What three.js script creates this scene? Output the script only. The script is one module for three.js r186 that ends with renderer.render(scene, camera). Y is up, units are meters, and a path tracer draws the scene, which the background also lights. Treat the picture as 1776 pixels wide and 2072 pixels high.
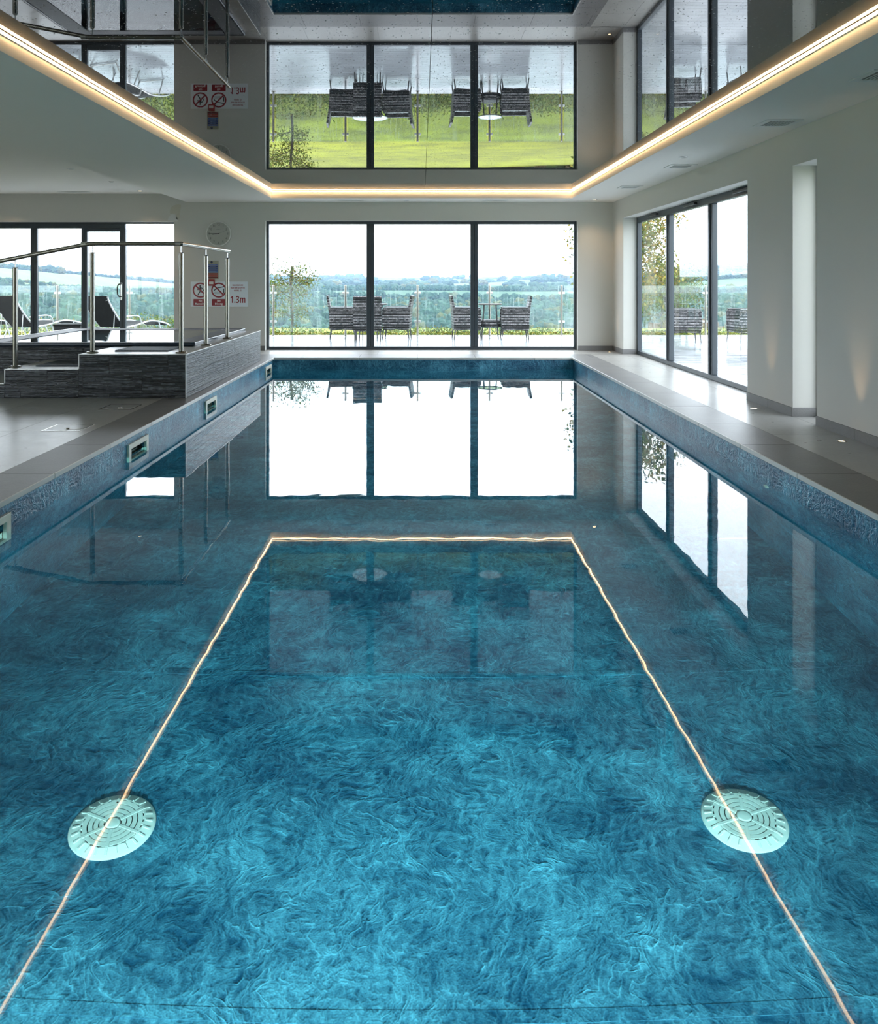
import * as THREE from 'three';
import { RoundedBoxGeometry } from 'three/addons/geometries/RoundedBoxGeometry.js';
import { mergeGeometries } from 'three/addons/utils/BufferGeometryUtils.js';
import { RectAreaLightUniformsLib } from 'three/addons/lights/RectAreaLightUniformsLib.js';
import { FontLoader } from 'three/addons/loaders/FontLoader.js';
import { TextGeometry } from 'three/addons/geometries/TextGeometry.js';

RectAreaLightUniformsLib.init();
const scene = new THREE.Scene();

// ---------------------------------------------------------------- camera, sky, exposure
// eye 1.2 m above the pool deck, level, looking down the pool; lens shifted like a view camera
const FOCAL = 1660, IW = 1776, IH = 2072;
const camera = new THREE.PerspectiveCamera(2 * Math.atan(IH / 2 / FOCAL) * 180 / Math.PI, IW / IH, 0.05, 9000);
camera.position.set(0, 1.2, 0);
camera.lookAt(0, 1.2, -10);
camera.setViewOffset(IW, IH, 36, 470, IW, IH);
camera.updateProjectionMatrix();

const SKY = 4.2, ADDED_POOL_LIGHT = 45;
scene.fog = new THREE.FogExp2(0xbcdcff, 0.0002);
const renderer = new THREE.WebGLRenderer({ antialias: true });
renderer.toneMapping = THREE.LinearToneMapping;
renderer.toneMappingExposure = 1.5;
renderer.shadowMap.enabled = true;

// ---------------------------------------------------------------- noise and textures
let seed = 7;
const rnd = () => { seed = (seed + 0x6d2b79f5) | 0; let t = Math.imul(seed ^ (seed >>> 15), 1 | seed); t = (t + Math.imul(t ^ (t >>> 7), 61 | t)) ^ t; return ((t ^ (t >>> 14)) >>> 0) / 4294967296; };
const rr = (a, b) => a + (b - a) * rnd();
const PERM = new Uint8Array(512), GX = new Float32Array(256), GY = new Float32Array(256);
{
  const p = [...Array(256).keys()];
  for (let i = 255; i > 0; i--) { const j = Math.floor(rnd() * (i + 1)); [p[i], p[j]] = [p[j], p[i]]; }
  for (let i = 0; i < 512; i++) PERM[i] = p[i & 255];
  for (let i = 0; i < 256; i++) { const a = rnd() * Math.PI * 2; GX[i] = Math.cos(a); GY[i] = Math.sin(a); }
}
// gradient noise that repeats every px, py cells
function noise(x, y, px = 256, py = 256, s = 0) {
  const fx = Math.floor(x), fy = Math.floor(y), dx = x - fx, dy = y - fy;
  let x0 = fx % px; if (x0 < 0) x0 += px; let y0 = fy % py; if (y0 < 0) y0 += py;
  const x1 = (x0 + 1) % px, y1 = (y0 + 1) % py;
  const a = PERM[PERM[(x0 + s) & 255] + (y0 & 255)], b = PERM[PERM[(x1 + s) & 255] + (y0 & 255)], c = PERM[PERM[(x0 + s) & 255] + (y1 & 255)], d = PERM[PERM[(x1 + s) & 255] + (y1 & 255)];
  const u = dx * dx * dx * (dx * (dx * 6 - 15) + 10), v = dy * dy * dy * (dy * (dy * 6 - 15) + 10);
  const n0 = GX[a] * dx + GY[a] * dy, n1 = GX[b] * (dx - 1) + GY[b] * dy, n2 = GX[c] * dx + GY[c] * (dy - 1), n3 = GX[d] * (dx - 1) + GY[d] * (dy - 1);
  return (n0 + (n1 - n0) * u + (n2 + (n3 - n2) * u - n0 - (n1 - n0) * u) * v) * 1.5;
}
function fbm(u, v, f, oct, s = 0) { let a = 0.5, t = 0; for (let i = 0; i < oct; i++) { t += a * noise(u * f, v * f, f, f, s + i * 17); f *= 2; a *= 0.5; } return t; }
const clamp = (x, a = 0, b = 1) => Math.min(b, Math.max(a, x)), mix = (a, b, t) => a + (b - a) * t, sstep = (a, b, x) => { const t = clamp((x - a) / (b - a)); return t * t * (3 - 2 * t); };
const toS = (l) => 255 * (l <= 0.0031308 ? 12.92 * l : 1.055 * Math.pow(l, 1 / 2.4) - 0.055);
// fn(u, v, out) writes linear colours (srgb) or plain values 0..1
function tex(w, h, fn, { srgb = false, size = [1, 1] } = {}) {
  const data = new Uint8Array(w * h * 4), o = [0, 0, 0];
  for (let y = 0, i = 0; y < h; y++) for (let x = 0; x < w; x++, i += 4) {
    fn((x + 0.5) / w, (y + 0.5) / h, o);
    for (let c = 0; c < 3; c++) data[i + c] = srgb ? toS(clamp(o[c])) : 255 * clamp(o[c]);
    data[i + 3] = 255;
  }
  const t = new THREE.DataTexture(data, w, h);
  t.wrapS = t.wrapT = THREE.RepeatWrapping; t.magFilter = THREE.LinearFilter;
  if (srgb) t.colorSpace = THREE.SRGBColorSpace;
  t.repeat.set(1 / size[0], 1 / size[1]);   // uv are metres
  t.needsUpdate = true;
  return t;
}
const grey = (w, h, fn, size, srgb) => tex(w, h, (u, v, o) => { o[0] = o[1] = o[2] = fn(u, v); }, { srgb, size });

// an even bright overcast sky with faint soft clouds
{
  const W = 1024, H = 512, data = new Float32Array(W * H * 4);
  for (let y = 0; y < H; y++) for (let x = 0; x < W; x++) {
    const e = ((y + 0.5) / H - 0.5) * Math.PI, a = (x / W) * Math.PI * 2, i = (y * W + x) * 4;
    const sx = Math.cos(e) * Math.cos(a), sz = Math.cos(e) * Math.sin(a), sy = Math.sin(e) + 0.25;
    const n = noise(sx / sy * 1.5 + 40, sz / sy * 1.5 + 40) * 0.6 + noise(sx / sy * 3.4 + 90, sz / sy * 3.4 + 60) * 0.3;
    const b = 1 + 0.16 * n;
    data[i] = b * 0.93; data[i + 1] = b * 1.0; data[i + 2] = b * 1.1 - 0.05 * n; data[i + 3] = 1;
  }
  const t = new THREE.DataTexture(data, W, H, THREE.RGBAFormat, THREE.FloatType);
  t.mapping = THREE.EquirectangularReflectionMapping; t.magFilter = THREE.LinearFilter; t.needsUpdate = true;
  scene.background = t; scene.environment = t;
  scene.backgroundIntensity = SKY; scene.environmentIntensity = SKY;
}

// ---------------------------------------------------------------- helpers
const taken = new Map();
function numbered(name) { const n = taken.get(name) ?? 0; taken.set(name, n + 1); return n ? `${name}_${String(n).padStart(3, '0')}` : name; }
function tag(o, label, category, group, kind) { Object.assign(o.userData, { label, category }); if (group) o.userData.group = group; if (kind) o.userData.kind = kind; return o; }
function thing(name, label, category, [x, y, z] = [0, 0, 0], turn = 0, group, kind) {
  const o = new THREE.Group(); o.name = numbered(name); o.position.set(x, y, z); o.rotation.y = turn; scene.add(o);
  return tag(o, label, category, group, kind);
}
function part(name, geo, mat, parent, pos) {
  const m = new THREE.Mesh(geo, mat); m.name = name; m.castShadow = m.receiveShadow = true;
  if (pos) m.position.set(...pos);
  parent.add(m); return m;
}
function solo(name, geo, mat, label, category, group, kind, pos) { const m = part(numbered(name), geo, mat, scene, pos); return tag(m, label, category, group, kind); }
// uv in metres from the dominant axis of each face
function metreUV(g, ou = 0, ov = 0) {
  if (g.index) g = g.toNonIndexed();
  const p = g.attributes.position, uv = new Float32Array(p.count * 2), a = new THREE.Vector3(), b = new THREE.Vector3(), c = new THREE.Vector3(), n = new THREE.Vector3();
  for (let i = 0; i < p.count; i += 3) {
    a.fromBufferAttribute(p, i); b.fromBufferAttribute(p, i + 1); c.fromBufferAttribute(p, i + 2);
    n.copy(b).sub(a).cross(c.clone().sub(a));
    const ax = Math.abs(n.x), ay = Math.abs(n.y), az = Math.abs(n.z);
    [a, b, c].forEach((q, k) => { const [s, t] = ay >= ax && ay >= az ? [q.x, q.z] : ax >= az ? [q.z, q.y] : [q.x, q.y]; uv[(i + k) * 2] = s + ou; uv[(i + k) * 2 + 1] = t + ov; });
  }
  g.setAttribute('uv', new THREE.BufferAttribute(uv, 2));
  return g;
}
const box = (x0, x1, y0, y1, z0, z1) => metreUV(new THREE.BoxGeometry(x1 - x0, y1 - y0, z1 - z0).translate((x0 + x1) / 2, (y0 + y1) / 2, (z0 + z1) / 2));
const merged = (list) => mergeGeometries(list.map((g) => { g = g.index ? g.toNonIndexed() : g; for (const k of Object.keys(g.attributes)) if (!['position', 'normal', 'uv'].includes(k)) g.deleteAttribute(k); return g; }));
const cyl = (r0, r1, h, x, y, z, seg = 20) => new THREE.CylinderGeometry(r1, r0, h, seg).translate(x, y + h / 2, z);
const rbox = (w, h, d, r = 0.005, seg = 2) => new RoundedBoxGeometry(w, h, d, seg, r);
function tube(points, r, seg = 10, closed = false, smooth = true) {
  const v = points.map((p) => new THREE.Vector3(...p));
  if (!smooth) { const path = new THREE.CurvePath(); for (let i = 0; i + 1 < v.length; i++) path.add(new THREE.LineCurve3(v[i], v[i + 1])); return new THREE.TubeGeometry(path, (v.length - 1) * 1, r, seg, closed); }
  return new THREE.TubeGeometry(new THREE.CatmullRomCurve3(v, closed, 'centripetal'), Math.max(2, (v.length - 1) * 6), r, seg, closed);
}
const rod = (a, b, r0, r1 = r0, seg = 12) => {
  const A = new THREE.Vector3(...a), B = new THREE.Vector3(...b), d = B.clone().sub(A), g = new THREE.CylinderGeometry(r1, r0, d.length(), seg);
  g.applyQuaternion(new THREE.Quaternion().setFromUnitVectors(new THREE.Vector3(0, 1, 0), d.clone().normalize()));
  return g.translate(...A.add(B).multiplyScalar(0.5).toArray());
};
const tileCache = new Map();
function tileGeo(w, h, d) {   // four variants of each size, each with its own stretch of the pattern
  const k = [w, h, d].map((x) => x.toFixed(3)).join() + ',' + Math.floor(rnd() * 4);
  if (!tileCache.has(k)) tileCache.set(k, metreUV(new THREE.BoxGeometry(w, h, d), rr(0, 9), rr(0, 9)));
  return tileCache.get(k);
}
const P = (o) => new THREE.MeshPhysicalMaterial(o), S = (o) => new THREE.MeshStandardMaterial(o);
const lin = (r, g, b) => new THREE.Color().setRGB(r, g, b);

// ---------------------------------------------------------------- materials
const fineBump = grey(512, 512, (u, v) => 0.5 + 0.5 * fbm(u, v, 32, 4), [1, 1]);
const mPaint = S({ color: lin(0.615, 0.607, 0.562), roughness: 0.75, bumpMap: fineBump, bumpScale: 0.0006 });
const mSoffit = S({ color: lin(0.82, 0.795, 0.735), roughness: 0.8, bumpMap: fineBump, bumpScale: 0.0004 });
const mFrame = S({ color: lin(0.045, 0.058, 0.07), roughness: 0.35 });
const mFrameDark = S({ color: lin(0.015, 0.017, 0.02), roughness: 0.4 });
const mPane = P({ color: lin(0.95, 0.98, 0.97), roughness: 0, transmission: 1, thickness: 0, ior: 1.5 });
const mSteel = S({ color: lin(0.36, 0.34, 0.3), metalness: 1, roughness: 0.22 });
const mChrome = S({ color: lin(0.75, 0.74, 0.72), metalness: 1, roughness: 0.15 });
const mAlu = S({ color: lin(0.62, 0.62, 0.6), metalness: 0.9, roughness: 0.35 });
const mWhitePlastic = S({ color: lin(0.74, 0.74, 0.7), roughness: 0.4 });
const mCream = S({ color: lin(0.68, 0.66, 0.56), roughness: 0.4 });
const mBlack = S({ color: lin(0.012, 0.012, 0.013), roughness: 0.5 });
// drops of condensation on the gloss ceiling
const dropMap = (() => {
  const N = 1024, a = new Float32Array(N * N);
  for (let k = 0; k < 800; k++) {
    const cx = rnd() * N, cy = rnd() * N, r = 1.8 + 3 * Math.pow(rnd(), 3);
    for (let y = -5; y <= 5; y++) for (let x = -5; x <= 5; x++) { const d = Math.hypot(x, y) / r; if (d < 1) { const i = ((Math.floor(cy + y) + N) % N) * N + (Math.floor(cx + x) + N) % N; a[i] = Math.max(a[i], Math.sqrt(1 - d * d)); } }
  }
  return grey(N, N, (u, v) => 0.012 + 0.55 * a[Math.floor(v * N) * N + Math.floor(u * N)], [1.3, 1.3]);
})();
const mMirror = P({ color: lin(0.01, 0.01, 0.012), ior: 2.33, roughness: 1, roughnessMap: dropMap });
// large porcelain deck tile
const stoneMap = tex(1024, 1024, (u, v, o) => { const n = fbm(u, v, 4, 6) * 0.5 + fbm(u, v, 64, 3, 40) * 0.35; const l = 1 + 0.28 * n; o[0] = 0.36 * l; o[1] = 0.355 * l; o[2] = 0.335 * l; }, { srgb: true, size: [1.7, 1.7] });
const copingMap = tex(1024, 1024, (u, v, o) => { const n = fbm(u, v, 6, 5, 9) * 0.4 + fbm(u, v, 96, 2, 50) * 0.5; const l = 1 + 0.32 * n; o[0] = 0.17 * l; o[1] = 0.168 * l; o[2] = 0.165 * l; }, { srgb: true, size: [1.3, 1.3] });
const stoneRough = grey(512, 512, (u, v) => 0.3 + 0.05 * fbm(u, v, 24, 4, 3), [1.9, 1.9]);
const mDeck = S({ map: stoneMap, roughness: 1, roughnessMap: stoneRough, bumpMap: fineBump, bumpScale: 0.0004 });
const mCoping = S({ map: copingMap, roughness: 0.42, bumpMap: fineBump, bumpScale: 0.0006 });
const mCopingEdge = S({ color: lin(0.55, 0.55, 0.52), roughness: 0.35 });
const mGrout = S({ color: lin(0.14, 0.14, 0.135), roughness: 0.9 });
const mSkirt = S({ map: copingMap, color: lin(1.15, 1.15, 1.15), roughness: 0.5 });
// slate printed pool liner
const LN = 2048, linerH = new Float32Array(LN * LN);
const linerMap = tex(LN, LN, (u, v, o) => {
  const w1 = fbm(u, v, 8, 4, 100), w2 = fbm(u, v, 8, 4, 140), f1 = noise(u * 150, v * 150, 150, 150, 31), f2 = noise(u * 150, v * 150, 150, 150, 87);
  const uu = u + 0.03 * w1 + 0.0016 * f1, vv = v + 0.03 * w2 + 0.0016 * f2;
  const big = fbm(uu, vv, 6, 6, 5), mid = fbm(uu, vv, 22, 4, 33);
  const x = 192 * uu + 32 * vv, y = 56 * vv, s1 = noise(x, y, 32, 56, 61), s2 = noise(2 * x, 2 * y, 64, 112, 90), s3 = noise(x * 0.5, y * 0.5, 16, 28, 130);
  const crk = 1 - 3.2 * Math.abs(noise(uu * 70 + 5 * w2, vv * 52, 70, 52, 171)), crk2 = 1 - 3.2 * Math.abs(noise(uu * 150 + 6 * w1, vv * 110, 150, 110, 44));
  const streak = 0.24 * s1 + 0.16 * s2 + 0.24 * s3 + 0.2 * crk + 0.2 * crk2 - 0.06;
  const ridge = (n, p) => Math.pow(clamp(1 - Math.abs(n) * 2.3), p);
  const v1 = ridge(noise(uu * 15 + 3 * w2, vv * 8, 15, 8, 200), 16) * sstep(0.05, 0.4, noise(u * 11, v * 11, 11, 11, 77));
  const v2 = ridge(noise(uu * 44 + 4 * w1, vv * 20, 44, 20, 222), 9) * sstep(-0.05, 0.4, noise(u * 14, v * 14, 14, 14, 12));
  const grain = noise(u * 512, v * 512, 256, 256, 3) * 0.5;
  let l = 0.46 + 0.46 * big + 0.34 * mid + 0.5 * streak + 0.3 * grain + 0.3 * v1 + 0.36 * v2;
  linerH[Math.floor(v * LN) * LN + Math.floor(u * LN)] = clamp(0.45 + 0.15 * mid + 0.55 * streak + 0.25 * grain + 0.3 * v1 + 0.3 * v2);
  l = clamp(l, 0.02, 1.05);
  const t = l * l * 0.75 + l * 0.25;
  o[0] = mix(0.004, 0.14, t); o[1] = mix(0.06, 0.46, t); o[2] = mix(0.125, 0.63, t);
}, { srgb: true, size: [3.1, 3.1] });
const linerBump = grey(LN, LN, (u, v) => linerH[Math.floor(v * LN) * LN + Math.floor(u * LN)], [3.1, 3.1]);
const mLiner = S({ map: linerMap, roughness: 0.38, bumpMap: linerBump, bumpScale: 0.005 });
// calm water with a faint ripple
const rippleMap = grey(1024, 1024, (u, v) => 0.5 + 0.5 * (fbm(u, v, 9, 3, 11) * 0.8 + noise(u * 31, v * 23, 31, 23, 70) * 0.16), [2.6, 2.6]);
const mWater = P({ color: lin(1, 1, 1), roughness: 0, transmission: 1, thickness: 1.3, ior: 1.333, attenuationColor: lin(0.6, 0.93, 0.955), attenuationDistance: 2.6, bumpMap: rippleMap, bumpScale: 0.00035 });
const mTubWater = P({ color: lin(1, 1, 1), roughness: 0, transmission: 1, thickness: 0.4, ior: 1.333, attenuationColor: lin(0.4, 0.86, 0.95), attenuationDistance: 2, bumpMap: rippleMap, bumpScale: 0.0003 });
// ledger slate tile: thin split courses
const l2 = (o, l) => { const k = 0.022 * l + 0.045 * l * l; o[0] = k * 0.9; o[1] = k; o[2] = k * 1.12; };
const slate = (() => {
  const W = 1024, H = 512, rows = [], h = new Float32Array(W * H), c = new Float32Array(W * H);
  for (let y = 0; y < H;) { const t = 4 + Math.floor(rnd() * 5); rows.push([y, Math.min(H, y + t)]); y += t; }
  for (const [a, b] of rows) for (let x = 0; x < W;) {
    const len = 30 + Math.floor(rnd() * 150), hh = rnd(), tone = rnd();
    for (let k = x; k < Math.min(W, x + len); k++) for (let y = a; y < b; y++) { const edge = y === a || k === x ? 0.35 : 1; h[y * W + k] = hh * edge; c[y * W + k] = (0.35 + tone) * (edge < 1 ? 0.6 : 1); }
    x += len;
  }
  const at = (arr, u, v) => arr[Math.floor(v * H) * W + Math.floor(u * W)];
  return {
    map: tex(W, H, (u, v, o) => { const l = at(c, u, v) * (1 + 0.7 * fbm(u, v, 32, 3, 8)); l2(o, l); }, { srgb: true, size: [1.5, 0.75] }),
    bump: grey(W, H, (u, v) => at(h, u, v) * 0.8 + 0.2 * (0.5 + 0.5 * fbm(u, v, 64, 2, 5)), [1.5, 0.75]),
  };
})();
const mSlate = S({ map: slate.map, roughness: 0.3, bumpMap: slate.bump, bumpScale: 0.014 });
const mSlateGrout = S({ color: lin(0.11, 0.11, 0.11), roughness: 0.9 });
const mTrim = S({ color: lin(0.6, 0.6, 0.58), metalness: 0.6, roughness: 0.35 });
const mRubber = S({ color: lin(0.03, 0.045, 0.065), roughness: 0.55 });
const mGrate = S({ color: lin(0.22, 0.23, 0.25), roughness: 0.45 });
const mTubShell = S({ color: lin(0.02, 0.035, 0.055), roughness: 0.25 });
// woven rattan
const rattan = (() => {
  const W = 512, H = 512;
  const f = (u, v) => {
    const row = Math.floor(v * 22), col = Math.floor(u * 14 + (row % 2) * 0.5), fu = (u * 14 + (row % 2) * 0.5) % 1, fv = (v * 22) % 1;
    const band = (PERM[row * 3 + 5] / 255 - 0.5) * 0.6 + (row % 2 ? 0.22 : -0.18), r = PERM[(PERM[(col * 7) & 255] + row * 13) & 511] / 255;
    const over = Math.pow(Math.sin(Math.PI * fu), 0.4) * Math.pow(Math.sin(Math.PI * fv), 0.6);
    return [over, clamp(0.42 + band + 0.5 * (r - 0.5)), r];
  };
  return {
    map: tex(W, H, (u, v, o) => { const [a, b, r] = f(u, v), l = mix(0.01, 0.3, b * b) * mix(0.35, 1, a); o[0] = l * (0.96 + 0.1 * r); o[1] = l; o[2] = l * 1.02; }, { srgb: true, size: [0.6, 0.6] }),
    bump: grey(W, H, (u, v) => f(u, v)[0], [0.6, 0.6]),
  };
})();
const mRattan = P({ map: rattan.map, roughness: 0.5, specularIntensity: 0.5, bumpMap: rattan.bump, bumpScale: 0.004 });
const mRattanTop = S({ color: lin(0.05, 0.05, 0.05), roughness: 0.15 });
const mTableGlass = P({ color: lin(0.75, 0.85, 0.85), roughness: 0.05, transmission: 0.6, thickness: 0, ior: 1.5 });
// wet pale composite boards
const boardMap = tex(512, 512, (u, v, o) => { const l = 1 + 0.35 * noise(u * 6, v * 90, 6, 90, 3) + 0.3 * fbm(u, v, 4, 4, 77); o[0] = 0.28 * l; o[1] = 0.3 * l; o[2] = 0.32 * l; }, { srgb: true, size: [2.2, 0.9] });
const boardRough = grey(512, 512, (u, v) => 0.05 + 0.2 * clamp(0.5 + 1.2 * fbm(u, v, 5, 4, 21)), [2.4, 1.1]);
const mBoard = S({ map: boardMap, roughness: 1, roughnessMap: boardRough });
// toughened glass with rain drops and runs
const rainMap = (() => {
  const N = 1024, a = new Float32Array(N * N).fill(0.03);
  const dot = (cx, cy, r, val) => { for (let y = Math.floor(cy - r); y <= cy + r; y++) for (let x = Math.floor(cx - r); x <= cx + r; x++) if (Math.hypot(x - cx, y - cy) <= r) { const i = ((y + N) % N) * N + (x + N) % N; a[i] = Math.max(a[i], val); } };
  for (let k = 0; k < 2600; k++) dot(rnd() * N, rnd() * N, 1 + 2 * rnd() * rnd(), rr(0.2, 0.55));
  for (let k = 0; k < 150; k++) { let x = rnd() * N; const y0 = rnd() * N, len = rr(60, 420), r = rr(0.8, 2.2), val = rr(0.15, 0.42); for (let y = 0; y < len; y++) { x += rr(-0.25, 0.25); dot(x, y0 + y, r, val); } }
  return grey(N, N, (u, v) => a[Math.floor(v * N) * N + Math.floor(u * N)], [1.45, 1.1]);
})();
const mBalGlass = P({ color: lin(0.89, 0.96, 0.955), roughness: 1, roughnessMap: rainMap, transmission: 1, thickness: 0, ior: 1.5 });
const slingMap = tex(512, 512, (u, v, o) => { const s = noise(u * 128, v * 128, 128, 128, 6) > 0.62 ? 0.4 : 0.006; o[0] = s; o[1] = s * 1.02; o[2] = s * 1.05; }, { srgb: true, size: [0.7, 0.7] });
const mSling = P({ map: slingMap, roughness: 0.8, specularIntensity: 0.3 });
const WARM = lin(1, 0.62, 0.29);
const mLed = S({ color: lin(0.9, 0.85, 0.75), roughness: 0.5, emissive: lin(1, 0.68, 0.35), emissiveIntensity: 9 });
const mSpotGlow = S({ color: lin(0.9, 0.85, 0.75), emissive: lin(1, 0.72, 0.4), emissiveIntensity: 4 });
const mLensOff = S({ color: lin(0.25, 0.25, 0.24), roughness: 0.3 });

// ---------------------------------------------------------------- measures (d = distance in front of the eye, z = -d)
const WB = 13.93, XR = 3.26, XL = -8, ZN = 3;            // inner faces of the back, right and left walls and the wall behind the eye
const PX0 = -2.28, PX1 = 2.34, PD0 = 0.5, PD1 = 12.62;   // pool
const WATER = -0.178, BOTTOM = -1.5;
const CEIL = 2.517, HIGH = 2.66, MIRROR = 2.636;
const CX0 = -2.42, CX1 = 2.435, CD0 = -0.6, CD1 = 13.25; // ceiling recess

// ---------------------------------------------------------------- walls
{
  const lintel = 2.2, top = 2.72, z0 = -WB - 0.3, z1 = -WB;
  const wb = merged([
    box(XL - 0.3, -7.72, 0, top, z0, z1), box(-4.196, -2.65, 0, top, z0, z1), box(2.66, XR + 0.3, 0, top, z0, z1),
    box(-7.72, -4.196, 2.185, top, z0, z1), box(-2.65, 2.66, lintel, top, z0, z1),
  ]);
  const back = solo('wall_back', wb, mPaint, 'grey painted end wall with the wide three-pane window and wall clock', 'wall', null, 'structure');
  // damp stain and touched-up paint above the corner of the hinged door glazing
  const blot = (pts, c, name) => { const sh = new THREE.Shape(); sh.setFromPoints(new THREE.CatmullRomCurve3(pts.map(([x, y]) => new THREE.Vector3(x, y, 0)), true).getPoints(40).map((p) => new THREE.Vector2(p.x, p.y))); part(name, new THREE.ExtrudeGeometry(sh, { depth: 0.0008, bevelEnabled: false }), S({ color: lin(...c), roughness: 0.75, bumpMap: fineBump, bumpScale: 0.0006 }), back, [-4.2, 2.34, z1 + 0.0002]); };
  blot([[-0.06, -0.02], [-0.05, 0.08], [0.02, 0.13], [0.12, 0.13], [0.11, 0.04], [0.09, -0.1], [0.05, -0.12], [0.03, -0.02]], [0.57, 0.545, 0.46], 'damp_stain');
  blot([[-0.1, -0.13], [-0.04, -0.03], [0.03, -0.05], [0.07, -0.12], [0.06, -0.15], [-0.02, -0.14]], [0.66, 0.67, 0.65], 'paint_patch');
  const x0 = XR, x1 = XR + 0.3;
  const wr = merged([
    box(x0, x1, 0, top, -WB, -13.24), box(x0, x1, 0, top, -8.2, -7.2), box(x0, x1, 0, top, -6.76, ZN + 0.3),
    box(x0, x1, lintel, top, -13.24, -8.2), box(x0, x1, lintel, top, -7.2, -6.76),
  ]);
  solo('wall_right', wr, mPaint, 'grey painted long side wall with recessed glazing and slim slot window', 'wall', null, 'structure');
  solo('wall_left', merged([box(XL - 0.3, XL, 0, top, -WB, -6), box(XL - 0.3, XL, 0, top, 2, ZN + 0.3), box(XL - 0.3, XL, lintel, top, -6, 2)]), mPaint, 'grey painted side wall beyond the hot tub', 'wall', null, 'structure');
  solo('wall_rear', box(XL, XR, 0, top, ZN, ZN + 0.3), mPaint, 'grey painted wall facing the wide three-pane window', 'wall', null, 'structure');
}

// ---------------------------------------------------------------- ceilings
{
  const c = thing('ceiling', 'pale plaster ceiling with dropped soffit around the gloss panel', 'ceiling', [0, 0, 0], 0, null, 'structure');
  const soffit = merged([
    box(CX1, XR, CEIL, 2.72, -WB, ZN), box(CX0, CX1, CEIL, 2.72, -WB, -CD1), box(-3.98, CX0, CEIL, 2.72, -WB, ZN), box(CX0, CX1, CEIL, 2.72, -CD0, ZN),
  ]);
  part('soffit', soffit, mSoffit, c);
  part('ceiling_board', box(XL, -3.98, HIGH, 2.72, -WB, ZN), mSoffit, c);
  solo('roof_slab', box(XL - 0.3, XR + 0.3, 2.72, 2.95, -WB - 0.3, ZN + 0.3), mSoffit, 'flat roof slab over the pool hall', 'roof', null, 'structure');
  const g = thing('ceiling_mirror', 'dark high gloss ceiling panel reflecting the pool, speckled with drops', 'ceiling', [0, 0, 0], 0, null, 'structure');
  part('gloss_panel', box(CX0, 0.058, MIRROR, MIRROR + 0.03, -CD1, -CD0), mMirror, g);
  part('gloss_panel', box(0.062, CX1, MIRROR, MIRROR + 0.03, -CD1, -CD0), mMirror, g);
}
// LED line under the rim of the recess: a glowing lens with an area light along it
function ledRun(len, [x, z], turn, label) {
  const t = thing('cove_light', label, 'light', [x, MIRROR, z], turn, 'warm light lines around the ceiling recess');
  part('channel', merged([box(-len / 2, len / 2, -0.0245, -0.0225, 0, 0.01), box(-len / 2, len / 2, -0.008, -0.006, 0, 0.01)]), mAlu, t);
  part('lens', new RoundedBoxGeometry(len, 0.014, 0.022, 2, 0.004).translate(0, -0.0153, 0.011), mLed, t);
  const l = new THREE.RectAreaLight(lin(1, 0.48, 0.18), 4, len - 0.02, 0.012);
  l.name = 'cove_glow'; l.position.set(0, -0.0255, 0.013);
  l.rotation.set(-Math.PI / 2 - 0.3, 0, 0);      // shines down along the fascia and into the hall
  l.castShadow = true;
  t.add(l);
}
ledRun(CX1 - CX0, [(CX0 + CX1) / 2, -CD1], 0, 'warm light line above the wide three-pane window');
ledRun(CD1 - CD0, [CX0, -(CD0 + CD1) / 2], Math.PI / 2, 'warm light line along the hot tub side of the ceiling recess');
ledRun(CD1 - CD0, [CX1, -(CD0 + CD1) / 2], -Math.PI / 2, 'warm light line along the sliding door side of the ceiling recess');
ledRun(CX1 - CX0, [(CX0 + CX1) / 2, -CD0], Math.PI, 'warm light line closing the ceiling recess opposite the three-pane window');

// ---------------------------------------------------------------- pool basin, water, deck
{
  const b = thing('pool_basin', 'blue slate patterned pool liner on floor and walls', 'pool', [0, 0, 0], 0, null, 'structure');
  part('basin_floor', box(PX0 - 0.25, PX1 + 0.25, BOTTOM - 0.2, BOTTOM, -PD1 - 0.25, -PD0 + 0.25), mLiner, b);
  const top = -0.03;
  for (let d = 2.42; d < PD1; d += 1.65) part('weld_seam', box(PX0, PX1, BOTTOM, BOTTOM + 0.0018, -d - 0.02, -d + 0.02), mLiner, b);
  part('basin_wall', box(PX1, PX1 + 0.25, BOTTOM, top, -PD1, -PD0), mLiner, b);
  part('basin_wall', box(PX0 - 0.25, PX1 + 0.25, BOTTOM, top, -PD1 - 0.25, -PD1), mLiner, b);
  part('basin_wall', box(PX0 - 0.25, PX1 + 0.25, BOTTOM, top, -PD0, -PD0 + 0.25), mLiner, b);
  // hot tub side, pierced by the skimmer mouths
  const s = new THREE.Shape([[PD0, BOTTOM], [PD1, BOTTOM], [PD1, top], [PD0, top]].map(([x, y]) => new THREE.Vector2(x, y)));
  for (const d of SKIM()) s.holes.push(new THREE.Path([[d - 0.19, -0.31], [d - 0.19, -0.105], [d + 0.19, -0.105], [d + 0.19, -0.31]].map(([x, y]) => new THREE.Vector2(x, y))));
  const g = new THREE.ExtrudeGeometry(s, { depth: 0.25, bevelEnabled: false }).rotateY(Math.PI / 2).translate(PX0 - 0.25, 0, 0);
  part('basin_wall', metreUV(g), mLiner, b);
  solo('pool_water', box(PX0 - 0.004, PX1 + 0.004, BOTTOM - 0.01, WATER, -PD1 - 0.004, -PD0 + 0.004), mWater, 'still clear blue swimming pool water', 'water', null, 'stuff');
}
function SKIM() { return [4.3, 6.585, 8.86, 12.2]; }

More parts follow.
